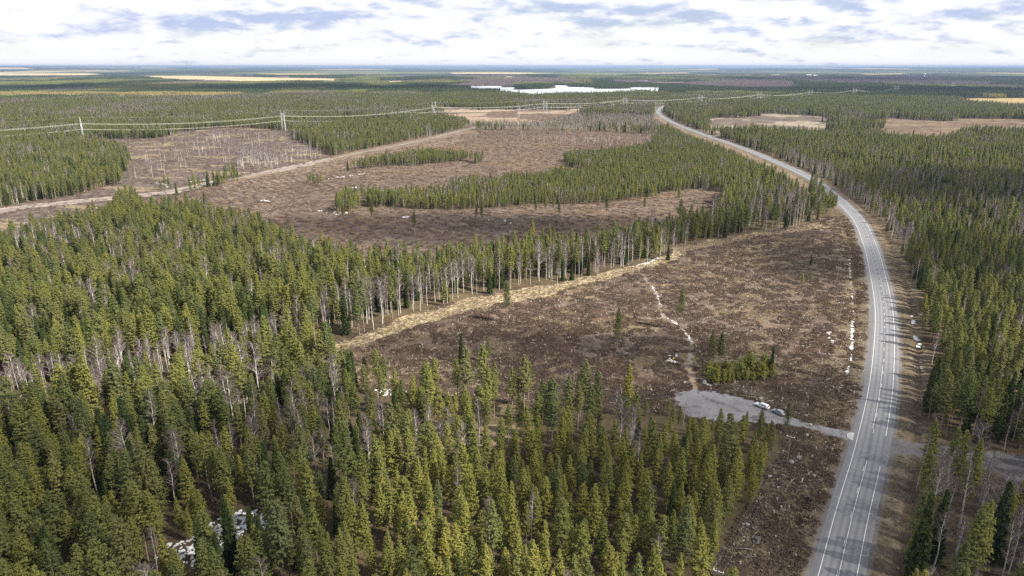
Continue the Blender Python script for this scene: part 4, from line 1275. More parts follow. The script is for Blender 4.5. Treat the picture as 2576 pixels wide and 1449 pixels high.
    xs, ys, _ = area([(poly([(1960, 1150), (2010, 1150), (1940, 1260), (1870, 1400), (1800, 1449), (1790, 1420), (1860, 1330), (1900, 1260)]), .7),
                      (poly([(1800, 985), (1900, 1000), (1960, 1020), (1990, 1050), (2010, 1040), (1930, 1000), (1860, 975)]), .3)], 700, 19)
    scatter('stones', rows(np.concatenate([x, xs]), np.concatenate([y, ys]), .18, .85, 3, 10), K1, 'small pale stones strewn over the cleared ground', 'stones')
    # saplings and litter under the trees near the camera
cover()

# ------------------------------------------------------------------ old snow and ice
def snow(pts, r0, r1, n, seed, spread=1.0, name='snow_patch'):
    """ragged scraps of snow along a line of ground points"""
    r_ = R(seed); bm = bmesh.new()
    for _ in range(n):
        k = r_.u(0, len(pts) - 1.001); i = int(k); f = k - i
        a, b = pts[i], pts[min(i + 1, len(pts) - 1)]
        x = a[0] + (b[0] - a[0]) * f + r_.u(-spread, spread); y = a[1] + (b[1] - a[1]) * f + r_.u(-spread, spread)
        rad = r_.u(r0, r1); el = r_.u(.7, 1.9); ra = r_.u(0, 3.1); m = 11
        zt = gz(x, y) + .17 + r_.u(0, .04)
        top = []; bot = []
        for q in range(m):
            t = 2 * PI * q / m; rr = rad * r_.u(.55, 1.2)
            dx, dy = math.cos(t) * rr * el, math.sin(t) * rr / el * 1.2
            px, py = x + dx * math.cos(ra) - dy * math.sin(ra), y + dx * math.sin(ra) + dy * math.cos(ra)
            top.append(bm.verts.new((px, py, zt))); bot.append(bm.verts.new((px + (px - x) * .12, py + (py - y) * .12, zt - .45)))
        c = bm.verts.new((x, y, zt + .03))
        for q in range(m):
            bm.faces.new((top[q], top[(q + 1) % m], c)); bm.faces.new((bot[q], bot[(q + 1) % m], top[(q + 1) % m], top[q]))
    me = bpy.data.meshes.new(name); bm.to_mesh(me); bm.free(); me.materials.append(M['snow'])
    return tag(link(name, me), kind='structure')
G = lambda *p: [gp(*q) for q in p]
snow(G((450, 1392), (500, 1385), (540, 1350), (600, 1325), (640, 1308)), .16, .62, 330, 1, 4.6)
snow(G((510, 1400), (540, 1385), (570, 1340)), .2, .6, 60, 2, 2.4)
snow(G((955, 984), (985, 986), (975, 992)), .15, .5, 34, 3, 1.8)
snow(G((884, 982), (890, 986)), .15, .4, 5, 4, .8)
for i, (pp, r0, r1, n, sp) in enumerate([
        (G((2136, 650), (2138, 692)), .25, .5, 26, .3), (G((2138, 692), (2146, 770), (2145, 792)), .15, .36, 30, .25), (G((2143, 806), (2144, 850), (2141, 905)), .35, .62, 95, .3),
        (G((2134, 918), (2131, 940)), .28, .55, 18, .25), (G((2143, 738), (2147, 762)), .2, .35, 9, .3), (G((2288, 782), (2298, 805), (2301, 815)), .5, .9, 8, .5),
        (G((2303, 838), (2312, 872)), .7, 1.2, 9, .7), (G((2318, 900), (2322, 936)), .25, .5, 6, .4),
        (G((1588, 671), (1630, 662), (1658, 648)), .3, .7, 30, .5), (G((1640, 721), (1656, 745), (1662, 768)), .2, .5, 15, .5), (G((1665, 794), (1690, 806), (1700, 815)), .2, .5, 12, .5),
        (G((1713, 822), (1730, 845), (1738, 866)), .2, .5, 12, .5), (G((475, 458), (520, 452)), .4, .9, 14, 1.0), (G((820, 450), (870, 444), (915, 437)), .35, .95, 22, 3.5),
        (G((655, 504), (698, 507)), .5, 1.1, 5, 1.5), (G((795, 530), (850, 538), (880, 533)), .3, .9, 16, 3), (G((1012, 547), (1026, 546)), .5, 1.2, 5, 1),
        (G((888, 473), (894, 471)), 1.0, 1.8, 3, .8), (G((2084, 838), (2092, 862)), .5, .9, 4, .6), (G((430, 470), (380, 455)), .5, 1.3, 8, 3), (G((1215, 522 + 30), (1300, 560)), .3, .8, 6, 4)]):
    snow(pp, r0, r1, n, 30 + i, sp)

# ------------------------------------------------------------------ boulders
def boulder(px, py, w, h, m, label, seed):
    x, y = gp(px, py); r_ = R(seed)
    bm = bmesh.new(); bmesh.ops.create_icosphere(bm, subdivisions=2, radius=1); w *= .72; h *= .68
    ph = [(r_.u(-4, 4), r_.u(-4, 4), r_.u(-4, 4), r_.u(0, 6)) for _ in range(7)]
    for v in bm.verts:
        c = v.co.copy(); k = 1 + sum(math.sin(c.x * a + c.y * b + c.z * d + e) for a, b, d, e in ph) * .085
        c *= k; c.z = max(c.z, -.45)
        v.co = (c.x * w / 2, c.y * w / 2 * .85, c.z * h * .62)
    me = bpy.data.meshes.new('boulder'); bm.to_mesh(me); bm.free(); me.materials.append(m)
    o = link('boulder', me, None, (x, y, gz(x, y) + h * .25), r_.u(0, 6))
    tag(o, label, 'boulder', 'boulders on the cleared ground')
for i, b in enumerate([
        (1772, 964, 3.1, 2.0, 'stone', 'biggest grey boulder at the edge of the car park under the thicket'),
        (1779.5, 969, 1.5, 1.0, 'stone', 'white boulder just right of the biggest grey one above the car park'),
        (1786.5, 970, 1.3, .9, 'stone', 'middle pale boulder of the row between car park and thicket'),
        (1799, 968, 2.0, 1.3, 'stone', 'pale rounded boulder at the right end of the row above the car park'),
        (1722, 964, 1.8, 1.2, 'stone', 'white boulder left of the foot path above the car park'),
        (1638, 981, 1.4, .9, 'stone', 'pale boulder left of the car park near the front pines'),
        (1914, 1004, 2.1, 1.4, 'stone', 'pale boulder just above the silver estate car'),
        (1918, 1011, 1.3, .8, 'stone', 'small boulder right behind the silver estate car'),
        (2027, 1047, 2.0, 1.2, 'stone', 'grey boulder on the grass above the drive to the car park'),
        (2037, 1070, 1.9, 1.2, 'stone', 'white boulder beside the drive to the car park'),
        (2030, 1096, 1.7, 1.0, 'stone', 'white boulder below the drive to the car park'),
        (1902, 1362, 3.6, 2.1, 'dstone', 'large dark boulder on the heath beside the nearest poles'),
        (2009, 1152, 1.8, 1.1, 'stone', 'pale boulder beside the pole base below the drive'),
        (1990, 1163, 2.2, 1.2, 'stone', 'white rock left beside the pole base below the drive'),
        (1937, 1200, 1.6, 1.0, 'stone', 'pale rock at the edge of the young pines under the wires'),
        (1880, 1322, 1.7, 1.0, 'stone', 'white rock under the wires up left of the large dark boulder'),
        (1869, 1320, 1.3, .8, 'stone', 'small white rock nearest the young pines above the dark boulder'),
        (2412, 1104, 1.9, 1.3, 'stone', 'grey boulder above the right hand gravel road in the birches'),
        (2088, 836, 1.9, .8, 'stone', 'flat pale rock left of the ditch, upper one of two'),
        (2093, 864, 1.9, 1.2, 'stone', 'round white rock beneath the thin wires left of the ditch'),
        (1648, 834, 1.2, .8, 'stone', 'small white rock left of the wet track in the clearing'),
        (895, 474, 2.6, 1.6, 'stone', 'big white boulder on the far clearing left of the green pines')]):
    boulder(b[0], b[1], b[2], b[3], M[b[4]], b[5], 60 + i)

# ------------------------------------------------------------------ power line along the road
POLES = [gp(1560, 2050, 8.5), gp(1806.6, 1437, 8.5), gp(1989, 1098.6, 8.5), gp(2068.5, 889.4, 8.5), gp(2116.7, 762.5, 8.5), gp(2110, 672, 8.5), gp(2103, 602, 8.5), gp(2085, 556, 8.5), gp(2062, 520, 8.5)]
def arc_pts(a, b, sag, n=14):
    o = []
    for i in range(n + 1):
        t = i / n; p = a.lerp(b, t); p.z -= 4 * sag * t * (1 - t); o.append(p)
    return o
def pole_line():
    names = ['', 'at the bottom edge beside the young pines', 'below the drive to the car park', 'left of the road with a dark strut', 'at the kink of the wires left of the ditch',
             'beside the upper end of the ditch', 'with slanting strut near the tree line tip', 'behind the one with slanting strut', 'farthest away beside the road']
    att = []
    for i, (x, y) in enumerate(POLES):
        a = np.array(POLES[max(i - 1, 0)]); b = np.array(POLES[min(i + 1, len(POLES) - 1)])
        rz = math.atan2(b[1] - a[1], b[0] - a[0]); g = gz(x, y)
        ax = Vector((-math.sin(rz), math.cos(rz), 0))
        att.append([Vector((x, y, g + 8.72)) + ax * q for q in (-.95, 0, .95)])
        if i == 0: continue
        t = thing('power_pole', (x, y, g), rz, 'brown wooden power pole with crossarm ' + names[i], 'power pole', 'wooden poles of the thin line beside the road')
        m = MB(); m.tube([(0, 0, -.6), (0, 0, 4), (0, 0, 8.75)], [.16, .14, .11], 8); m.obj('post', M['wood'], t)
        m = MB(); m.box((.12, 0, 8.35), (.12, 2.2, .14)); m.obj('crossarm', M['galv'], t)
        for q in (-.95, 0, .95):
            m = MB(); m.tube([(0.12, q, 8.42), (.12, q, 8.5), (.12, q, 8.56), (.06, q, 8.70)], [.06, .13, .13, .05], 8); m.obj('insulator', M['porc'], t)
        if i in (6, 3):
            m = MB(); m.tube([(0, 0, 7.2), (-1.2, 3.6, -.2)], [.10, .12], 6); m.obj('strut', M['wood'], t)
    nm = ('left', 'middle', 'right')
    for k in range(3):
        m = MB()
        for i in range(len(att) - 1):
            pts = arc_pts(att[i][k], att[i + 1][k], .8, 8)
            m.tube(pts, .007, 3, cap=False)
        o = m.obj('power_wire', M['dwire']); tag(o, '%s one of three thin wires on the wooden poles beside the road' % nm[2 - k], 'wire', 'thin wires on the wooden poles')
pole_line()

# ------------------------------------------------------------------ high voltage line
def lattice(m, a, b, w0, w1, n, r):
    """square lattice mast from a to b"""
    a, b = Vector(a), Vector(b); d = (b - a).normalized(); u = d.cross(Vector((0, 1, 0))).normalized(); v = d.cross(u)
    def c(t, i, j): w = (w0 + (w1 - w0) * t) / 2; return a.lerp(b, t) + u * i * w + v * j * w
    K = ((-1, -1), (1, -1), (1, 1), (-1, 1))
    for i, j in K: m.tube([c(0, i, j), c(1, i, j)], r, 4, cap=False)
    for q in range(n):
        t0, t1 = q / n, (q + 1) / n
        for e in range(4):
            p, s_ = K[e], K[(e + 1) % 4]
            if q % 2: p, s_ = s_, p
            m.tube([c(t0, *p), c(t1, *s_)], r * .6, 3, cap=False)
TOPS = [(-480, 318), (200, 294.4), (709.4, 277), (1091, 257.5), (1372, 249), (1573, 241.5), (1763, 236), (1911, 229.5), (2040, 224), (2152, 219.5), (2257, 214), (2400, 206.5), (2640, 197)]
PYL = [gp(x, y, 34.0) for x, y in TOPS]
def pylons():
    att = []
    where = ['', 'leftmost in the picture, above the left forest', 'second from the left, at the top of the far left clearing', 'lattice', 'fourth from the left, behind the purple scrub',
             'left of the far bend of the road', 'first to the right of the far road bend', 'tall one right of the far road bend', 'eighth from the left, before dark forest',
             'ninth from the left, near the tan fields', 'tenth from the left, on the right', 'far right, hazy', '']
    for i, (x, y) in enumerate(PYL):
        a = np.array(PYL[max(i - 1, 0)]); b = np.array(PYL[min(i + 1, len(PYL) - 1)])
        rz = math.atan2(b[1] - a[1], b[0] - a[0]) - PI / 2
        ca, sa = math.cos(rz), math.sin(rz)
        def W(lx, lz): return Vector((x + lx * ca, y + lx * sa, lz))
        hi, lo = 24.6, 16.6
        att.append([W(-8.5, hi), W(0, hi), W(8.5, hi), W(-3.3, lo), W(0, lo - .5), W(3.3, lo), W(-5.6, 33.8), W(5.6, 33.8)])
        if i in (0, len(PYL) - 1): continue
        if i == 3:
            t = thing('lattice_tower', (x, y, 0), rz, 'tall steel lattice tower with two horns, widest of the pylons', 'pylon', 'pylons of the high voltage line')
            m = MB()
            for sx in (-1, 1):
                for sy in (-1, 1):
                    m.tube([(sx * 4.6, sy * 4.0, -.5), (sx * 1.3, sy * 1.3, 17)], .22, 4)
            for q in range(5):
                f0, f1 = q / 5, (q + 1) / 5
                for sy in (-1, 1):
                    w0, w1 = 4.6 - 3.3 * f0, 4.6 - 3.3 * f1; d0, d1 = 4 - 2.7 * f0, 4 - 2.7 * f1
                    m.tube([(-w0, sy * d0, 17 * f0), (w1, sy * d1, 17 * f1)], .12, 3, cap=False); m.tube([(w0, sy * d0, 17 * f0), (-w1, sy * d1, 17 * f1)], .12, 3, cap=False)
                    m.tube([(-w1, sy * d1, 17 * f1), (w1, sy * d1, 17 * f1)], .1, 3, cap=False)
                for sx in (-1, 1):
                    m.tube([(sx * w0, -d0, 17 * f0), (sx * w1, d1, 17 * f1)], .12, 3, cap=False)
            m.obj('tower_body', M['galv'], t)
            for sx in (-1, 1):
                m = MB(); lattice(m, (sx * 1.0, 0, 17), (sx * 6.2, 0, 27), 1.6, 1.4, 6, .14); lattice(m, (sx * 6.2, 0, 27), (sx * 5.4, 0, 36.5), 1.3, .3, 5, .12); m.obj('tower_horn', M['galv'], t)
            m = MB(); lattice(m, (-9.4, 0, 27), (9.4, 0, 27), .9, .9, 12, .11); m.obj('crossarm', M['galv'], t)
            m = MB(); lattice(m, (-4.2, 0, 18.6), (4.2, 0, 18.6), .8, .8, 6, .1); m.obj('lower_crossarm', M['galv'], t)
        else:
            t = thing('pylon', (x, y, 0), rz, 'guyed steel portal pylon, ' + where[i], 'pylon', 'pylons of the high voltage line')
            for sx in (-1, 1):
                m = MB(); lattice(m, (sx * 6.6, 0, -.5), (sx * 4.9, 0, 28), .9, .9, 14, .19); m.obj('mast', M['galv'], t)
                m = MB(); m.tube([(sx * 4.9, 0, 28), (sx * 5.6, 0, 34)], [.22, .1], 5); m.obj('earth_peak', M['galv'], t)
                for sy in (-1, 1):
                    m = MB(); m.tube([(sx * 4.9, 0, 27), (sx * 3.0, sy * 17, 0)], .05, 3, cap=False); m.obj('guy_wire', M['wire'], t)
            m = MB(); lattice(m, (-9.6, 0, 27.6), (9.6, 0, 27.6), .9, .9, 12, .15); m.obj('crossarm', M['galv'], t)
            m = MB(); lattice(m, (-5.4, 0, 19.0), (5.4, 0, 19.0), .7, .7, 8, .11); m.obj('lower_crossarm', M['galv'], t)
            m = MB(); m.tube([(-6.1, 0, 8), (6.1, 0, 8)], .18, 5); m.obj('brace', M['galv'], t)
        for q in (-8.5, 0, 8.5):
            m = MB(); m.tube([(q, 0, 27.2), (q, 0, 24.7)], [.14, .16], 6); m.obj('insulator', M['glassins'], t)
        for q in (-3.3, 0, 3.3):
            m = MB(); m.tube([(q, 0, 18.6), (q, 0, 16.6)], [.12, .13], 6); m.obj('insulator', M['glassins'], t)
    labels = ['left hand cable of the upper row on the pylons', 'middle cable of the upper row on the pylons', 'right hand cable of the upper row on the pylons',
              'left hand cable of the lower row on the pylons', 'middle cable of the lower row on the pylons', 'right hand cable of the lower row on the pylons',
              'left thin earth wire along the pylon peaks', 'right thin earth wire along the pylon peaks']
    for k in range(8):
        m = MB()
        for i in range(len(att) - 1):
            L_ = (att[i + 1][k] - att[i][k]).length
            pts = arc_pts(att[i][k], att[i + 1][k], L_ ** 2 / 15500 if k < 6 else L_ ** 2 / 22000, 14)
            m.tube(pts, (.085, .07, .02)[0 if k < 3 else (1 if k < 6 else 2)], 4, cap=False)
        o = m.obj('cable', M['wire']); tag(o, labels[k], 'cable', 'cables of the high voltage line')
    # second, lower line on wooden portals behind it
    q = 0; nm = ['first from the left', 'second from the left', 'third from the left', 'fourth from the left', 'fifth from the left', 'rightmost']
    pts = [gp(*p) for p in [(1305, 267, 24), (1541, 256, 24), (1889, 240.5, 22), (1998, 235, 22), (2170, 226, 22), (1325, 262, 24)][:5]]
    for i, (x, y) in enumerate(pts):
        rz = math.atan2(.58, .81) - PI / 2
        t = thing('portal_pole', (x, y, 0), rz, 'small grey two legged portal pole behind the tall pylons, ' + nm[i], 'pylon', 'small portal poles behind the tall pylons')
        for sx in (-1, 1):
            m = MB(); m.tube([(sx * 3.2, 0, -.5), (sx * 2.6, 0, 22)], [.34, .24], 6); m.obj('leg', M['galv'], t)
        m = MB(); m.box((0, 0, 19), (11, .35, .35)); m.obj('crossarm', M['galv'], t)
        m = MB()
        m.tube([(-3.1, 0, 5), (2.7, 0, 17)], .12, 4); m.tube([(3.1, 0, 5), (-2.7, 0, 17)], .12, 4); m.obj('brace', M['galv'], t)
pylons()
def low_line():
    P = [gp(*p) for p in [(1010, 281, 19.5), (1305, 267, 19.5), (1541, 256, 19.5), (1889, 240.5, 19), (1998, 235, 19), (2170, 226, 19)]]
    nm = ('left', 'middle', 'right')
    for k in range(3):
        m = MB()
        for a, b in zip(P[:-1], P[1:]):
            d = np.array(b) - np.array(a); n_ = np.array([-d[1], d[0]]) / np.linalg.norm(d) * (k - 1) * 4.5
            L_ = float(np.linalg.norm(d))
            m.tube(arc_pts(Vector((a[0] + n_[0], a[1] + n_[1], 19)), Vector((b[0] + n_[0], b[1] + n_[1], 19)), min(L_ ** 2 / 16000, 7), 10), .05, 3, cap=False)
        o = m.obj('cable', M['wire']); tag(o, nm[k] + ' cable of the low line on the small portal poles', 'cable', 'cables of the low line')
low_line()

# ------------------------------------------------------------------ water tower and farm buildings far off
def tower():
    x, y = gp(2324.5, 195)
    t = thing('water_tower', (x, y, 0), 0, 'white mushroom shaped water tower standing out of the far forest', 'water tower')
    m = MB(); m.tube([(0, 0, -1), (0, 0, 30)], [5.5, 4.6], 16); m.obj('shaft', M['concrete'], t, True)
    m = MB(); m.tube([(0, 0, 29), (0, 0, 33), (0, 0, 38), (0, 0, 40.5)], [4.7, 9.5, 10, 7], 20); m.obj('tank', M['concrete'], t, True)
tower()
M['wallwhite'] = mat('white_boards', (.70, .69, .66), .7); M['wallred'] = mat('red_boards', (.28, .07, .045), .8); M['roofgrey'] = mat('grey_sheet_roof', (.40, .40, .41), .5)
def house(px, py, l, w, h, wall, rz, label):
    x, y = gp(px, py)
    t = thing('farm_building', (x, y, ground_z(np.array([x]), np.array([y]))[0]), rz, label, 'building', 'farm buildings far off')
    m = MB(); m.box((0, 0, h / 2 - .2), (l, w, h + .4))
    m.add([(-l / 2, -w / 2, h), (-l / 2, w / 2, h), (-l / 2, 0, h + w * .3), (l / 2, -w / 2, h), (l / 2, w / 2, h), (l / 2, 0, h + w * .3)], [(1, 0, 2), (3, 4, 5)]); m.obj('wall', M[wall], t)
    m = MB()
    for s_ in (-1, 1):
        m.add([(-l / 2 - .5, s_ * (w / 2 + .6), h - .3), (l / 2 + .5, s_ * (w / 2 + .6), h - .3), (l / 2 + .5, 0, h + w * .3 + .15), (-l / 2 - .5, 0, h + w * .3 + .15)], [(0, 1, 2, 3) if s_ < 0 else (3, 2, 1, 0)])
    m.obj('roof', M['roofgrey'], t)
    for i in range(3):
        m = MB(); m.box((-l / 4 + i * l / 4, -w / 2 - .06, h * .55), (l * .09, .1, h * .32)); m.obj('window', M['glass'], t)
for b in [(1340, 237.5, 34, 12, 5, 'wallwhite', .1, 'long white farm building on the near lake shore, left of two'), (1387, 238, 26, 12, 5, 'wallwhite', -.1, 'white farm building on the near lake shore, right of two'),
          (1617, 207.5, 60, 20, 7, 'wallwhite', .05, 'pale barn among bare trees beyond the right end of the lake'), (1481, 279, 14, 9, 4, 'wallwhite', .5, 'small pale hut on the cable corridor hill'),
          (2036, 191.5, 70, 26, 9, 'wallwhite', 0, 'pale farm far off on the right, before a tan field'), (2052, 192, 60, 24, 8, 'wallred', .2, 'reddish barn far off on the right beside a pale farm')]:
    house(*b)

# ------------------------------------------------------------------ posts and signs along the road
def posts():
    spots = [(2136, 1149, 'left of the road just below the drive'), (2229.6, 1170, 'right of the road just below the gravel road'), (2181.6, 1401, 'right of the road near the bottom edge'),
             (2245.6, 1092, 'right of the road just above the gravel road'), (2264, 952, 'right of the road below the tree shadows'), (2256, 801, 'right of the road at the first tree shadow'),
             (2179.6, 801.5, 'left of the road opposite the first tree shadow'), (2210, 623, 'outer side of the bend'), (2164, 622, 'inner side of the bend'), (2179, 567, 'outer side of the bend, far one')]
    for i, (px, py, w) in enumerate(spots):
        x, y = gp(px, py); g = gz(x, y)
        t = thing('reflector_post', (x, y, g), math.atan2(y, x), 'white reflector post ' + w, 'road post', 'reflector posts along the road')
        m = MB(); m.box((0, 0, .55), (.10, .13, 1.3), taper=.8); m.obj('post', M['plastic'], t)
        m = MB(); m.box((-.052, 0, .92), (.012, .10, .18)); m.obj('reflector', M['black'], t)
    x, y = gp(2222, 1237)
    t = thing('hazard_marker', (x, y, gz(x, y)), 0, 'yellow and black striped hazard marker on the right verge', 'road sign')
    m = MB(); m.tube([(0, .03, -.3), (0, .03, 1.5)], .035, 6); m.obj('post', M['galv'], t)
    m = MB(); m.box((0, 0, 1.05), (.32, .02, .95)); m.obj('plate', M['black'], t)
    for k in range(3):
        z0 = .62 + k * .31
        m = MB(); m.add([(-.155, -.014, z0), (.155, -.014, z0 + .16), (.155, -.014, z0 + .33), (-.155, -.014, z0 + .17)], [(0, 1, 2, 3)]); m.obj('stripe', M['yellow'], t)
    x, y = gp(2027, 1082)
    t = thing('road_sign', (x, y, gz(x, y)), 1.2, 'small grey sign on a post beside the drive to the car park', 'road sign')
    m = MB(); m.tube([(0, 0, -.3), (0, 0, 2.3)], .04, 6); m.obj('post', M['galv'], t)
    m = MB(); m.box((0, -.05, 2.0), (.65, .02, .5)); m.obj('plate', M['galv'], t)
    x, y = gp(2016.6, 1212)
    t = thing('marker_post', (x, y, gz(x, y)), .4, 'short white cable marker leaning in the dark heath', 'marker post')
    t.rotation_euler[1] = .2
    m = MB(); m.box((0, 0, .6), (.18, .18, 1.3)); m.obj('post', M['plastic'], t)
    m = MB(); m.box((0, 0, 1.28), (.22, .22, .12)); m.obj('cap', M['panel'], t)
posts()

# ------------------------------------------------------------------ cars
def loft(m, secs, mi=0):
    """secs: list of (x, ring points (y,z)) -> skin"""
    n = len(secs[0][1]); vs = []; fs = []
    for x, ring in secs: vs += [(x, p[0], p[1]) for p in ring]
    for i in range(len(secs) - 1):
        for k in range(n):
            fs.append((i * n + k, (i + 1) * n + k, (i + 1) * n + (k + 1) % n, i * n + (k + 1) % n))
    fs.append(tuple(range(n))); fs.append(tuple((len(secs) - 1) * n + k for k in reversed(range(n))))
    m.add(vs, fs, mi)
def car(front, rear, paint, label, estate=True, right_of=1):
    fx, rx = np.array(gp(*front)), np.array(gp(*rear))
    c = (fx + rx) / 2; hd = math.atan2(*(fx - rx)[::-1])
    W = .90
    # the wheels seen are those on the camera's side: move to the car's middle
    c = c + np.array([-math.sin(hd), math.cos(hd)]) * (W - .12) * right_of
    t = thing('parked_car', (c[0], c[1], gz(*c) + .01), hd, label, 'car', 'parked cars')
    def ring(w, belt, top, wr, zb=.24):
        half = [(0, zb), (w * .86, zb), (w, zb + .16), (w * 1.0, belt * .75), (w * .97, belt), (wr, top - .06), (wr * .86, top), (0, top + .015)]
        return half + [(-a, b) for a, b in reversed(half[1:-1])]
    L_ = 2.36 if estate else 2.14
    prof = [(L_, .62, .45, .70), (L_ - .08, .80, .66, .74), (L_ - .5, .87, .80, .86), (1.30, W, .90, .98)] 
    secs = []
    for (x, w, belt, top) in prof: secs.append((x, ring(w, belt - .02, belt + .05 + (.03 if x < 2 else 0), w * .80)))
    rearx = -L_
    cab = [(1.18, W, .93, .99, .74), (.42, W, .95, 1.40, .64), (.0, W, .96, 1.47, .63), (-.9, W, .98, 1.47, .63)]
    cab += [(-1.65, W, 1.0, 1.42, .62), (rearx + .28, W * .97, 1.02, 1.32, .62), (rearx + .06, W * .95, .98, 1.02, .74)] if estate else [(-1.25, W, 1.0, 1.40, .61), (rearx + .45, W * .97, 1.02, 1.22, .62), (rearx + .08, W * .95, .98, 1.03, .74)]
    for (x, w, belt, top, wr) in cab: secs.append((x, ring(w, belt, top, wr)))
    secs.append((rearx, ring(W * .92, .85, .90, W * .74, .32)))
    m = MB(); loft(m, secs); b = m.obj('body', M[paint], t, True)
    # glass, 6 mm proud of the skin
    def pane(name, pts):
        m = MB(); m.add(pts, [tuple(range(len(pts)))]); return m.obj(name, M['glass'], t)
    xr = -1.6 if estate else -1.2
    def side(x0, x1, z0, z1, s_):
        def q(x, z):
            # interpolate the half-width between belt and roof
            i = max(j for j in range(len(cab)) if cab[j][0] >= x - 1e-6) if x < cab[0][0] else 0
            a_ = cab[i]; b_ = cab[min(i + 1, len(cab) - 1)]; f = 0 if a_[0] == b_[0] else (a_[0] - x) / (a_[0] - b_[0])
            belt = a_[2] + (b_[2] - a_[2]) * f; top = a_[3] + (b_[3] - a_[3]) * f; wr = a_[4] + (b_[4] - a_[4]) * f
            k = z; zz = belt + (top - .06 - belt) * k; w = W * .97 + (wr - W * .97) * k
            return (x, s_ * (w + .008), zz + .004)
        return [q(x0[0], z0), q(x0[1], z1), q(x1[1], z1), q(x1[0], z0)] if s_ < 0 else [q(x1[0], z0), q(x1[1], z1), q(x0[1], z1), q(x0[0], z0)]
    for s_ in (-1, 1):
        pane('side_window', side((.86, .48), (-.02, -.02), .10, .92, s_)); pane('side_window', side((-.12, -.12), (-.92, -.92), .10, .92, s_))
        pane('side_window', side((-1.02, -1.02), (xr - .25, xr), .12, .90, s_))
    pane('windscreen', [(1.13, -.68, 1.03), (1.13, .68, 1.03), (.50, .58, 1.385), (.50, -.58, 1.385)])
    pane('rear_window', [(rearx + .07, .62, 1.06), (rearx + .07, -.62, 1.06), (rearx + .24, -.54, 1.30), (rearx + .24, .54, 1.30)] if estate else
         [(rearx + .10, .62, 1.07), (rearx + .10, -.62, 1.07), (rearx + .40, -.54, 1.22), (rearx + .40, .54, 1.22)])
    for s_ in (-1, 1):
        for x in (1.36, -1.36):
            w = MB(); w.tube([(x, s_ * .70, .33), (x, s_ * .74, .33), (x, s_ * .915, .33), (x, s_ * .925, .33)], [.26, .335, .335, .28], 18); wo = w.obj('wheel', M['rubber'], t)
            w = MB(); w.tube([(x, s_ * .90, .33), (x, s_ * .932, .33)], [.22, .20], 12); w.obj('rim', M['alloy'], wo)
            a = MB()                                        # dark wheel arch lip
            a.tube([(x + .40 * math.cos(q), s_ * (W * .985), .33 + .40 * math.sin(q)) for q in np.linspace(0, PI, 9)], .035, 4); a.obj('wheel_arch', M['black'], t)
        h = MB(); h.box((L_ - .22, s_ * .66, .70), (.26, .24, .13), rz=-s_ * .5); h.obj('headlight', M['lamp'], t)
        h = MB(); h.box((rearx + .10, s_ * .80, .93), (.14, .12, .40 if estate else .22)); h.obj('tail_lamp', M['red'], t)
        h = MB(); h.box((.82, s_ * .99, 1.00), (.12, .18, .12)); h.obj('wing_mirror', M[paint], t)
        for x in (.30, -.62):
            h = MB(); h.box((x, s_ * (W * .985), .86), (.16, .03, .03)); h.obj('door_handle', M['black'], t)
        if estate:
            h = MB(); h.tube([(.25, s_ * .58, 1.46), (.2, s_ * .58, 1.51), (-1.5, s_ * .58, 1.48), (-1.55, s_ * .58, 1.43)], .018, 4); h.obj('roof_rail', M['black'], t)
    h = MB(); h.box((rearx - .005, 0, .62), (.02, .52, .12)); h.obj('number_plate', M['plastic'], t)
    h = MB(); h.box((rearx + .02, 0, .42), (.10, 1.4, .16)); h.obj('bumper', M['black' if not estate else paint], t)
    h = MB(); h.box((L_ - .03, 0, .50), (.06, .9, .14)); h.obj('grille', M['black'], t)
    return t
car((1904.7, 1023.6), (1921.8, 1029.9), 'silver', 'silver white estate car parked on the gravel, left of the two', True, -1)
car((1946, 1038.4), (1962.4, 1046.2), 'grey', 'grey hatchback parked on the gravel behind the estate car', False, -1)
def far_car():
    x, y = gp(1655, 276)
    t = copy_tree([o for o in COL.objects if o.name.startswith('parked_car')][0])
    t.name = 'car'; t.location = (x, y, RZ); t.rotation_euler[2] = 2.0
    t['label'] = 'tiny white car far away on the last bend of the road'; t['category'] = 'car'
    del t['group']
far_car()

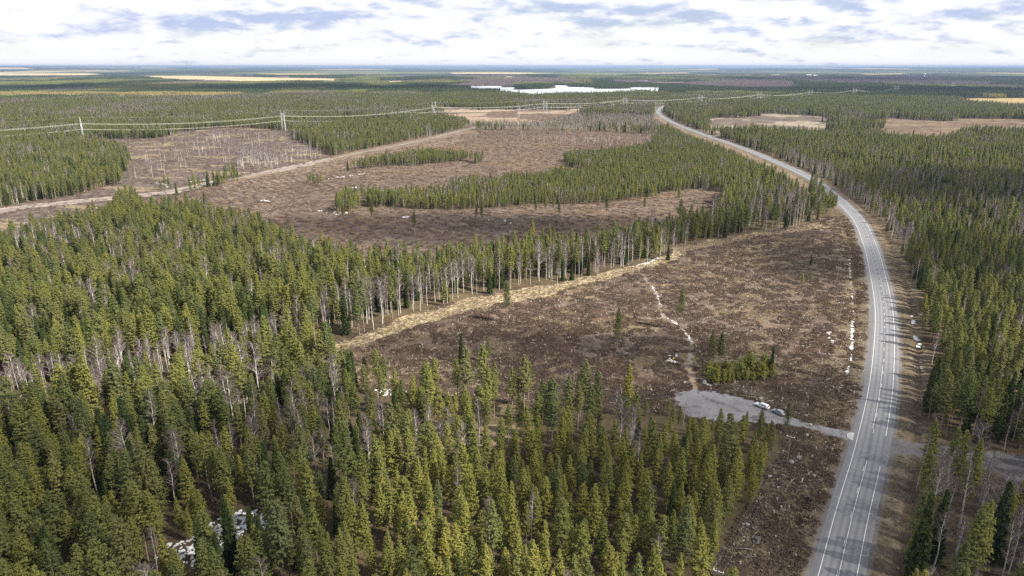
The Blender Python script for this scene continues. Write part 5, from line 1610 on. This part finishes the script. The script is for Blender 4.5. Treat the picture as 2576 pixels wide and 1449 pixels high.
# ------------------------------------------------------------------ information point with two people
def skin_mesh(name, joints, edges, m, sub=1):
    me = bpy.data.meshes.new(name); me.from_pydata([j[0] for j in joints], edges, [])
    o = bpy.data.objects.new(name, me); COL.objects.link(o)
    md = o.modifiers.new('skin', 'SKIN')
    for i, j in enumerate(joints):
        r = j[1] if hasattr(j[1], '__len__') else (j[1], j[1])
        me.skin_vertices[0].data[i].radius = r
    me.skin_vertices[0].data[0].use_root = True
    s_ = o.modifiers.new('sub', 'SUBSURF'); s_.levels = sub; s_.render_levels = sub
    dg = bpy.context.evaluated_depsgraph_get(); dg.update()
    out = bpy.data.meshes.new_from_object(o.evaluated_get(dg)); out.name = name
    bpy.data.objects.remove(o); bpy.data.meshes.remove(me)
    out.materials.clear(); out.materials.append(m)
    out.polygons.foreach_set('use_smooth', [True] * len(out.polygons))
    return out
def person(px, py, rz, jacket, label, h=1.75):
    x, y = gp(px, py)
    t = thing('person', (x, y, gz(x, y) + .25), rz, label, 'person')
    t.scale = (h / 1.75,) * 3
    J = []; E = []
    def j(p, r, par=None):
        J.append((p, r))
        if par is not None: E.append((par, len(J) - 1))
        return len(J) - 1
    pel = j((0, 0, .95), (.15, .11)); ch = j((0, .01, 1.30), (.18, .12), pel); nk = j((0, .01, 1.47), .06, ch); hd = j((0, -.01, 1.56), (.075, .085), nk); hd2 = j((0, -.02, 1.68), (.085, .10), hd); j((0, -.02, 1.755), .05, hd2)
    for s_ in (-1, 1):
        hp = j((s_ * .10, 0, .88), .095, pel); kn = j((s_ * .11, -.02 * s_, .48), .062, hp); an = j((s_ * .11, .02, .09), .045, kn); j((s_ * .12, -.16, .04), (.045, .035), an)
        sh = j((s_ * .20, .01, 1.41), .06, ch); el = j((s_ * .27, .02, 1.13), .045, sh); wr = j((s_ * .27, -.05, .90), .032, el); pm = j((s_ * .27, -.07, .83), (.022, .038), wr)
        for q in range(4): 
            f1 = j((s_ * .27, -.105 + q * .022, .775), .009, pm); j((s_ * .255, -.105 + q * .022, .745 + abs(q - 1.5) * .01), .008, f1)
        th = j((s_ * .255, -.115, .82), .010, pm); j((s_ * .245, -.135, .785), .009, th)
    body = skin_mesh('body', J, E, M['skin']); link('body', body, t)
    J = []; E = []
    pel = j((0, 0, .86), (.19, .145)); ch = j((0, .01, 1.28), (.21, .15), pel); j((0, .01, 1.46), .085, ch)
    for s_ in (-1, 1):
        sh = j((s_ * .21, .01, 1.40), .078, ch); el = j((s_ * .275, .02, 1.13), .062, sh); j((s_ * .275, -.045, .92), .05, el)
    link('jacket', skin_mesh('jacket', J, E, M[jacket]), t)
    J = []; E = []
    pel = j((0, 0, .93), (.165, .125))
    for s_ in (-1, 1):
        hp = j((s_ * .10, 0, .86), .11, pel); kn = j((s_ * .11, -.02 * s_, .48), .08, hp); j((s_ * .11, .02, .10), .065, kn)
    link('trousers', skin_mesh('trousers', J, E, M['trouser']), t)
    J = []; E = []
    a = j((0, .02, 1.74), (.085, .095)); j((0, .06, 1.66), (.085, .06), a)
    link('hair', skin_mesh('hair', J, E, M['hair']), t)
    for s_ in (-1, 1):
        m = MB(); m.box((s_ * .12, -.09, .045), (.095, .28, .09), taper=.85); m.obj('shoe', M['black'], t)
person(1693.5, 910.3, .4, 'yjacket', 'person in a yellow jacket standing before the information boards', 1.72)
person(1702.3, 913.8, 2.6, 'bjacket', 'person in dark clothes standing on the path by the information boards', 1.80)
def info():
    x, y = gp(1701, 904)
    t = thing('information_board', (x, y, gz(x, y)), -.1, 'tall pale blue information board on two posts, right of the wooden frame', 'sign board')
    for s_ in (-1, 1):
        m = MB(); m.box((s_ * .36, .04, .95), (.10, .10, 2.3)); m.obj('post', M['wood'], t)
    m = MB(); m.box((0, 0, 1.55), (.84, .05, 1.15)); m.obj('panel', M['panel'], t)
    m = MB(); m.box((0, 0, 2.16), (1.0, .18, .07)); m.obj('roof', M['galv'], t)
    x, y = gp(1684, 906.5)
    t = thing('trail_frame', (x, y, gz(x, y)), .25, 'grey T shaped post with a small table on the pale deck', 'trail post')
    m = MB(); m.box((0, 0, 1.0), (.16, .16, 2.4)); m.obj('post', M['wood'], t)
    m = MB(); m.box((0, 0, 2.02), (1.15, .16, .16)); m.obj('crossbar', M['plank'], t)
    m = MB(); m.box((0, -.1, .95), (.75, .5, .06)); m.obj('shelf', M['plank'], t)
    for s_ in (-1, 1):
        m = MB(); m.tube([(s_ * .5, 0, 1.95), (s_ * .08, 0, 1.5)], .045, 5); m.obj('brace', M['wood'], t)
    c = [np.array(gp(*p)) for p in ((1676, 907.2), (1686.5, 904.2), (1706, 912.6), (1698, 915.2))]
    ctr = sum(c) / 4
    t = thing('deck', (ctr[0], ctr[1], gz(*ctr)), 0, 'pale plank deck under the information boards and the people', 'deck')
    n = 9
    for i in range(n):
        f0, f1 = (i + .04) / n, (i + .96) / n
        q = [c[0] + (c[3] - c[0]) * f0, c[1] + (c[2] - c[1]) * f0, c[1] + (c[2] - c[1]) * f1, c[0] + (c[3] - c[0]) * f1]
        m = MB(); zt = .27 + .006 * (i % 2)
        vs = [(p[0] - ctr[0], p[1] - ctr[1], z_) for z_ in (-.12, zt) for p in q]
        m.add(vs, [(0, 1, 2, 3), (7, 6, 5, 4), (0, 4, 5, 1), (1, 5, 6, 2), (2, 6, 7, 3), (3, 7, 4, 0)]); m.obj('plank', M['plank'], t)
info()

# ------------------------------------------------------------------ unseen clouds added to shade the land
def shade_cloud_mat():
    m = bpy.data.materials.new('shade_cloud_vapour'); m.use_nodes = True
    N, L = new_nodes(m.node_tree)
    o = N.new('ShaderNodeOutputMaterial'); tr = N.new('ShaderNodeBsdfTransparent'); tl = N.new('ShaderNodeBsdfTranslucent'); df = N.new('ShaderNodeBsdfDiffuse')
    for q in (tl, df): q.inputs[0].default_value = (.9, .9, .92, 1)
    a = N.new('ShaderNodeMixShader'); a.inputs[0].default_value = .5; L.new(df.outputs[0], a.inputs[1]); L.new(tl.outputs[0], a.inputs[2])
    tc = N.new('ShaderNodeTexCoord'); n = N.new('ShaderNodeTexNoise'); n.inputs['Scale'].default_value = 1.9; n.inputs['Detail'].default_value = 6
    L.new(tc.outputs['Object'], n.inputs['Vector'])
    ln = N.new('ShaderNodeVectorMath'); ln.operation = 'LENGTH'
    fl = N.new('ShaderNodeVectorMath'); fl.operation = 'MULTIPLY'; fl.inputs[1].default_value = (1, 1, 0); L.new(tc.outputs['Object'], fl.inputs[0]); L.new(fl.outputs[0], ln.inputs[0])
    ad = N.new('ShaderNodeMath'); ad.operation = 'MULTIPLY_ADD'; ad.inputs[1].default_value = 1.3; L.new(n.outputs[0], ad.inputs[0]); L.new(ln.outputs['Value'], ad.inputs[2])
    mr = N.new('ShaderNodeMapRange'); mr.interpolation_type = 'SMOOTHSTEP'; mr.inputs[1].default_value = 1.62; mr.inputs[2].default_value = 1.12; mr.inputs[3].default_value = 0; mr.inputs[4].default_value = .62
    L.new(ad.outputs[0], mr.inputs[0])
    mx = N.new('ShaderNodeMixShader'); L.new(mr.outputs[0], mx.inputs[0]); L.new(tr.outputs[0], mx.inputs[1]); L.new(a.outputs[0], mx.inputs[2]); L.new(mx.outputs[0], o.inputs[0])
    return m
M['cloud'] = shade_cloud_mat()
def cloud(gx, gy, rx, ry, seed, label, alt=1300.0, rz=0.0):
    """unseen cloud added so that its shade falls round ground point gx, gy"""
    k = alt / SUN.z
    bm = bmesh.new(); bmesh.ops.create_icosphere(bm, subdivisions=4, radius=1); r_ = R(seed)
    ph = [(r_.u(-4, 4), r_.u(-4, 4), r_.u(-4, 4), r_.u(0, 6)) for _ in range(9)]
    for v in bm.verts:
        c = v.co.copy(); c *= 1 + sum(math.sin(c.x * a + c.y * b + c.z * d + e) for a, b, d, e in ph) * .03
        v.co = c
    me = bpy.data.meshes.new('cloud'); bm.to_mesh(me); bm.free(); me.materials.append(M['cloud'])
    me.polygons.foreach_set('use_smooth', [True] * len(me.polygons))
    o = link('cloud', me, None, (gx + SUN.x * k, gy + SUN.y * k, alt), rz); o.scale = (rx, ry, 55)
    tag(o, label, 'cloud')
def C_(px, py): return gp(px, py)
SHADE_CLOUDS = [(*C_(60, 1370), 75, 62, 1, 'thin cloud overhead shading the near left forest', 1300),
    (*C_(2340, 1300), 125, 62, 3, 'small cloud overhead shading the lower right corner', 1300),
    (*C_(1560, 915), 95, 32, 4, 'small cloud overhead shading the near clearing', 1320),
    (*C_(2262, 672), 60, 66, 10, 'small cloud overhead shading the bend of the road', 1380),
    (*C_(2560, 500), 170, 120, 5, 'wide cloud overhead shading the forest right of the road', 1400),
    (*C_(960, 1150), 40, 20, 6, 'little cloud overhead shading the near forest', 1280),
    (*C_(500, 224), 1900, 620, 7, 'long cloud far ahead shading the left horizon forest', 1500),
    (*C_(2450, 232), 1100, 360, 8, 'long cloud far ahead shading the right horizon forest', 1500),
    (*C_(2250, 200), 2200, 1500, 11, 'farthest cloud shading the forest at the right horizon', 1600),
    (*C_(1250, 575), 200, 50, 9, 'cloud overhead shading the far brown clearing', 1350)]
for c in SHADE_CLOUDS: cloud(*c)

# ------------------------------------------------------------------ haze
def haze():
    m = bpy.data.materials.new('thin_haze'); m.use_nodes = True
    N, L = new_nodes(m.node_tree)
    o = N.new('ShaderNodeOutputMaterial'); v = N.new('ShaderNodeVolumePrincipled')
    v.inputs['Color'].default_value = (.34, .46, .70, 1); v.inputs['Density'].default_value = 4.6e-5; v.inputs['Anisotropy'].default_value = 0.2
    L.new(v.outputs[0], o.inputs['Volume'])
    mb = MB(); top, bot = 136.0, -30.0
    mb.box((0, 0, (top + bot) / 2), (125000, 125000, top - bot))
    ob = mb.obj('haze', m); tag(ob, 'thin bluish haze over the far land', 'haze', kind='stuff')
haze()
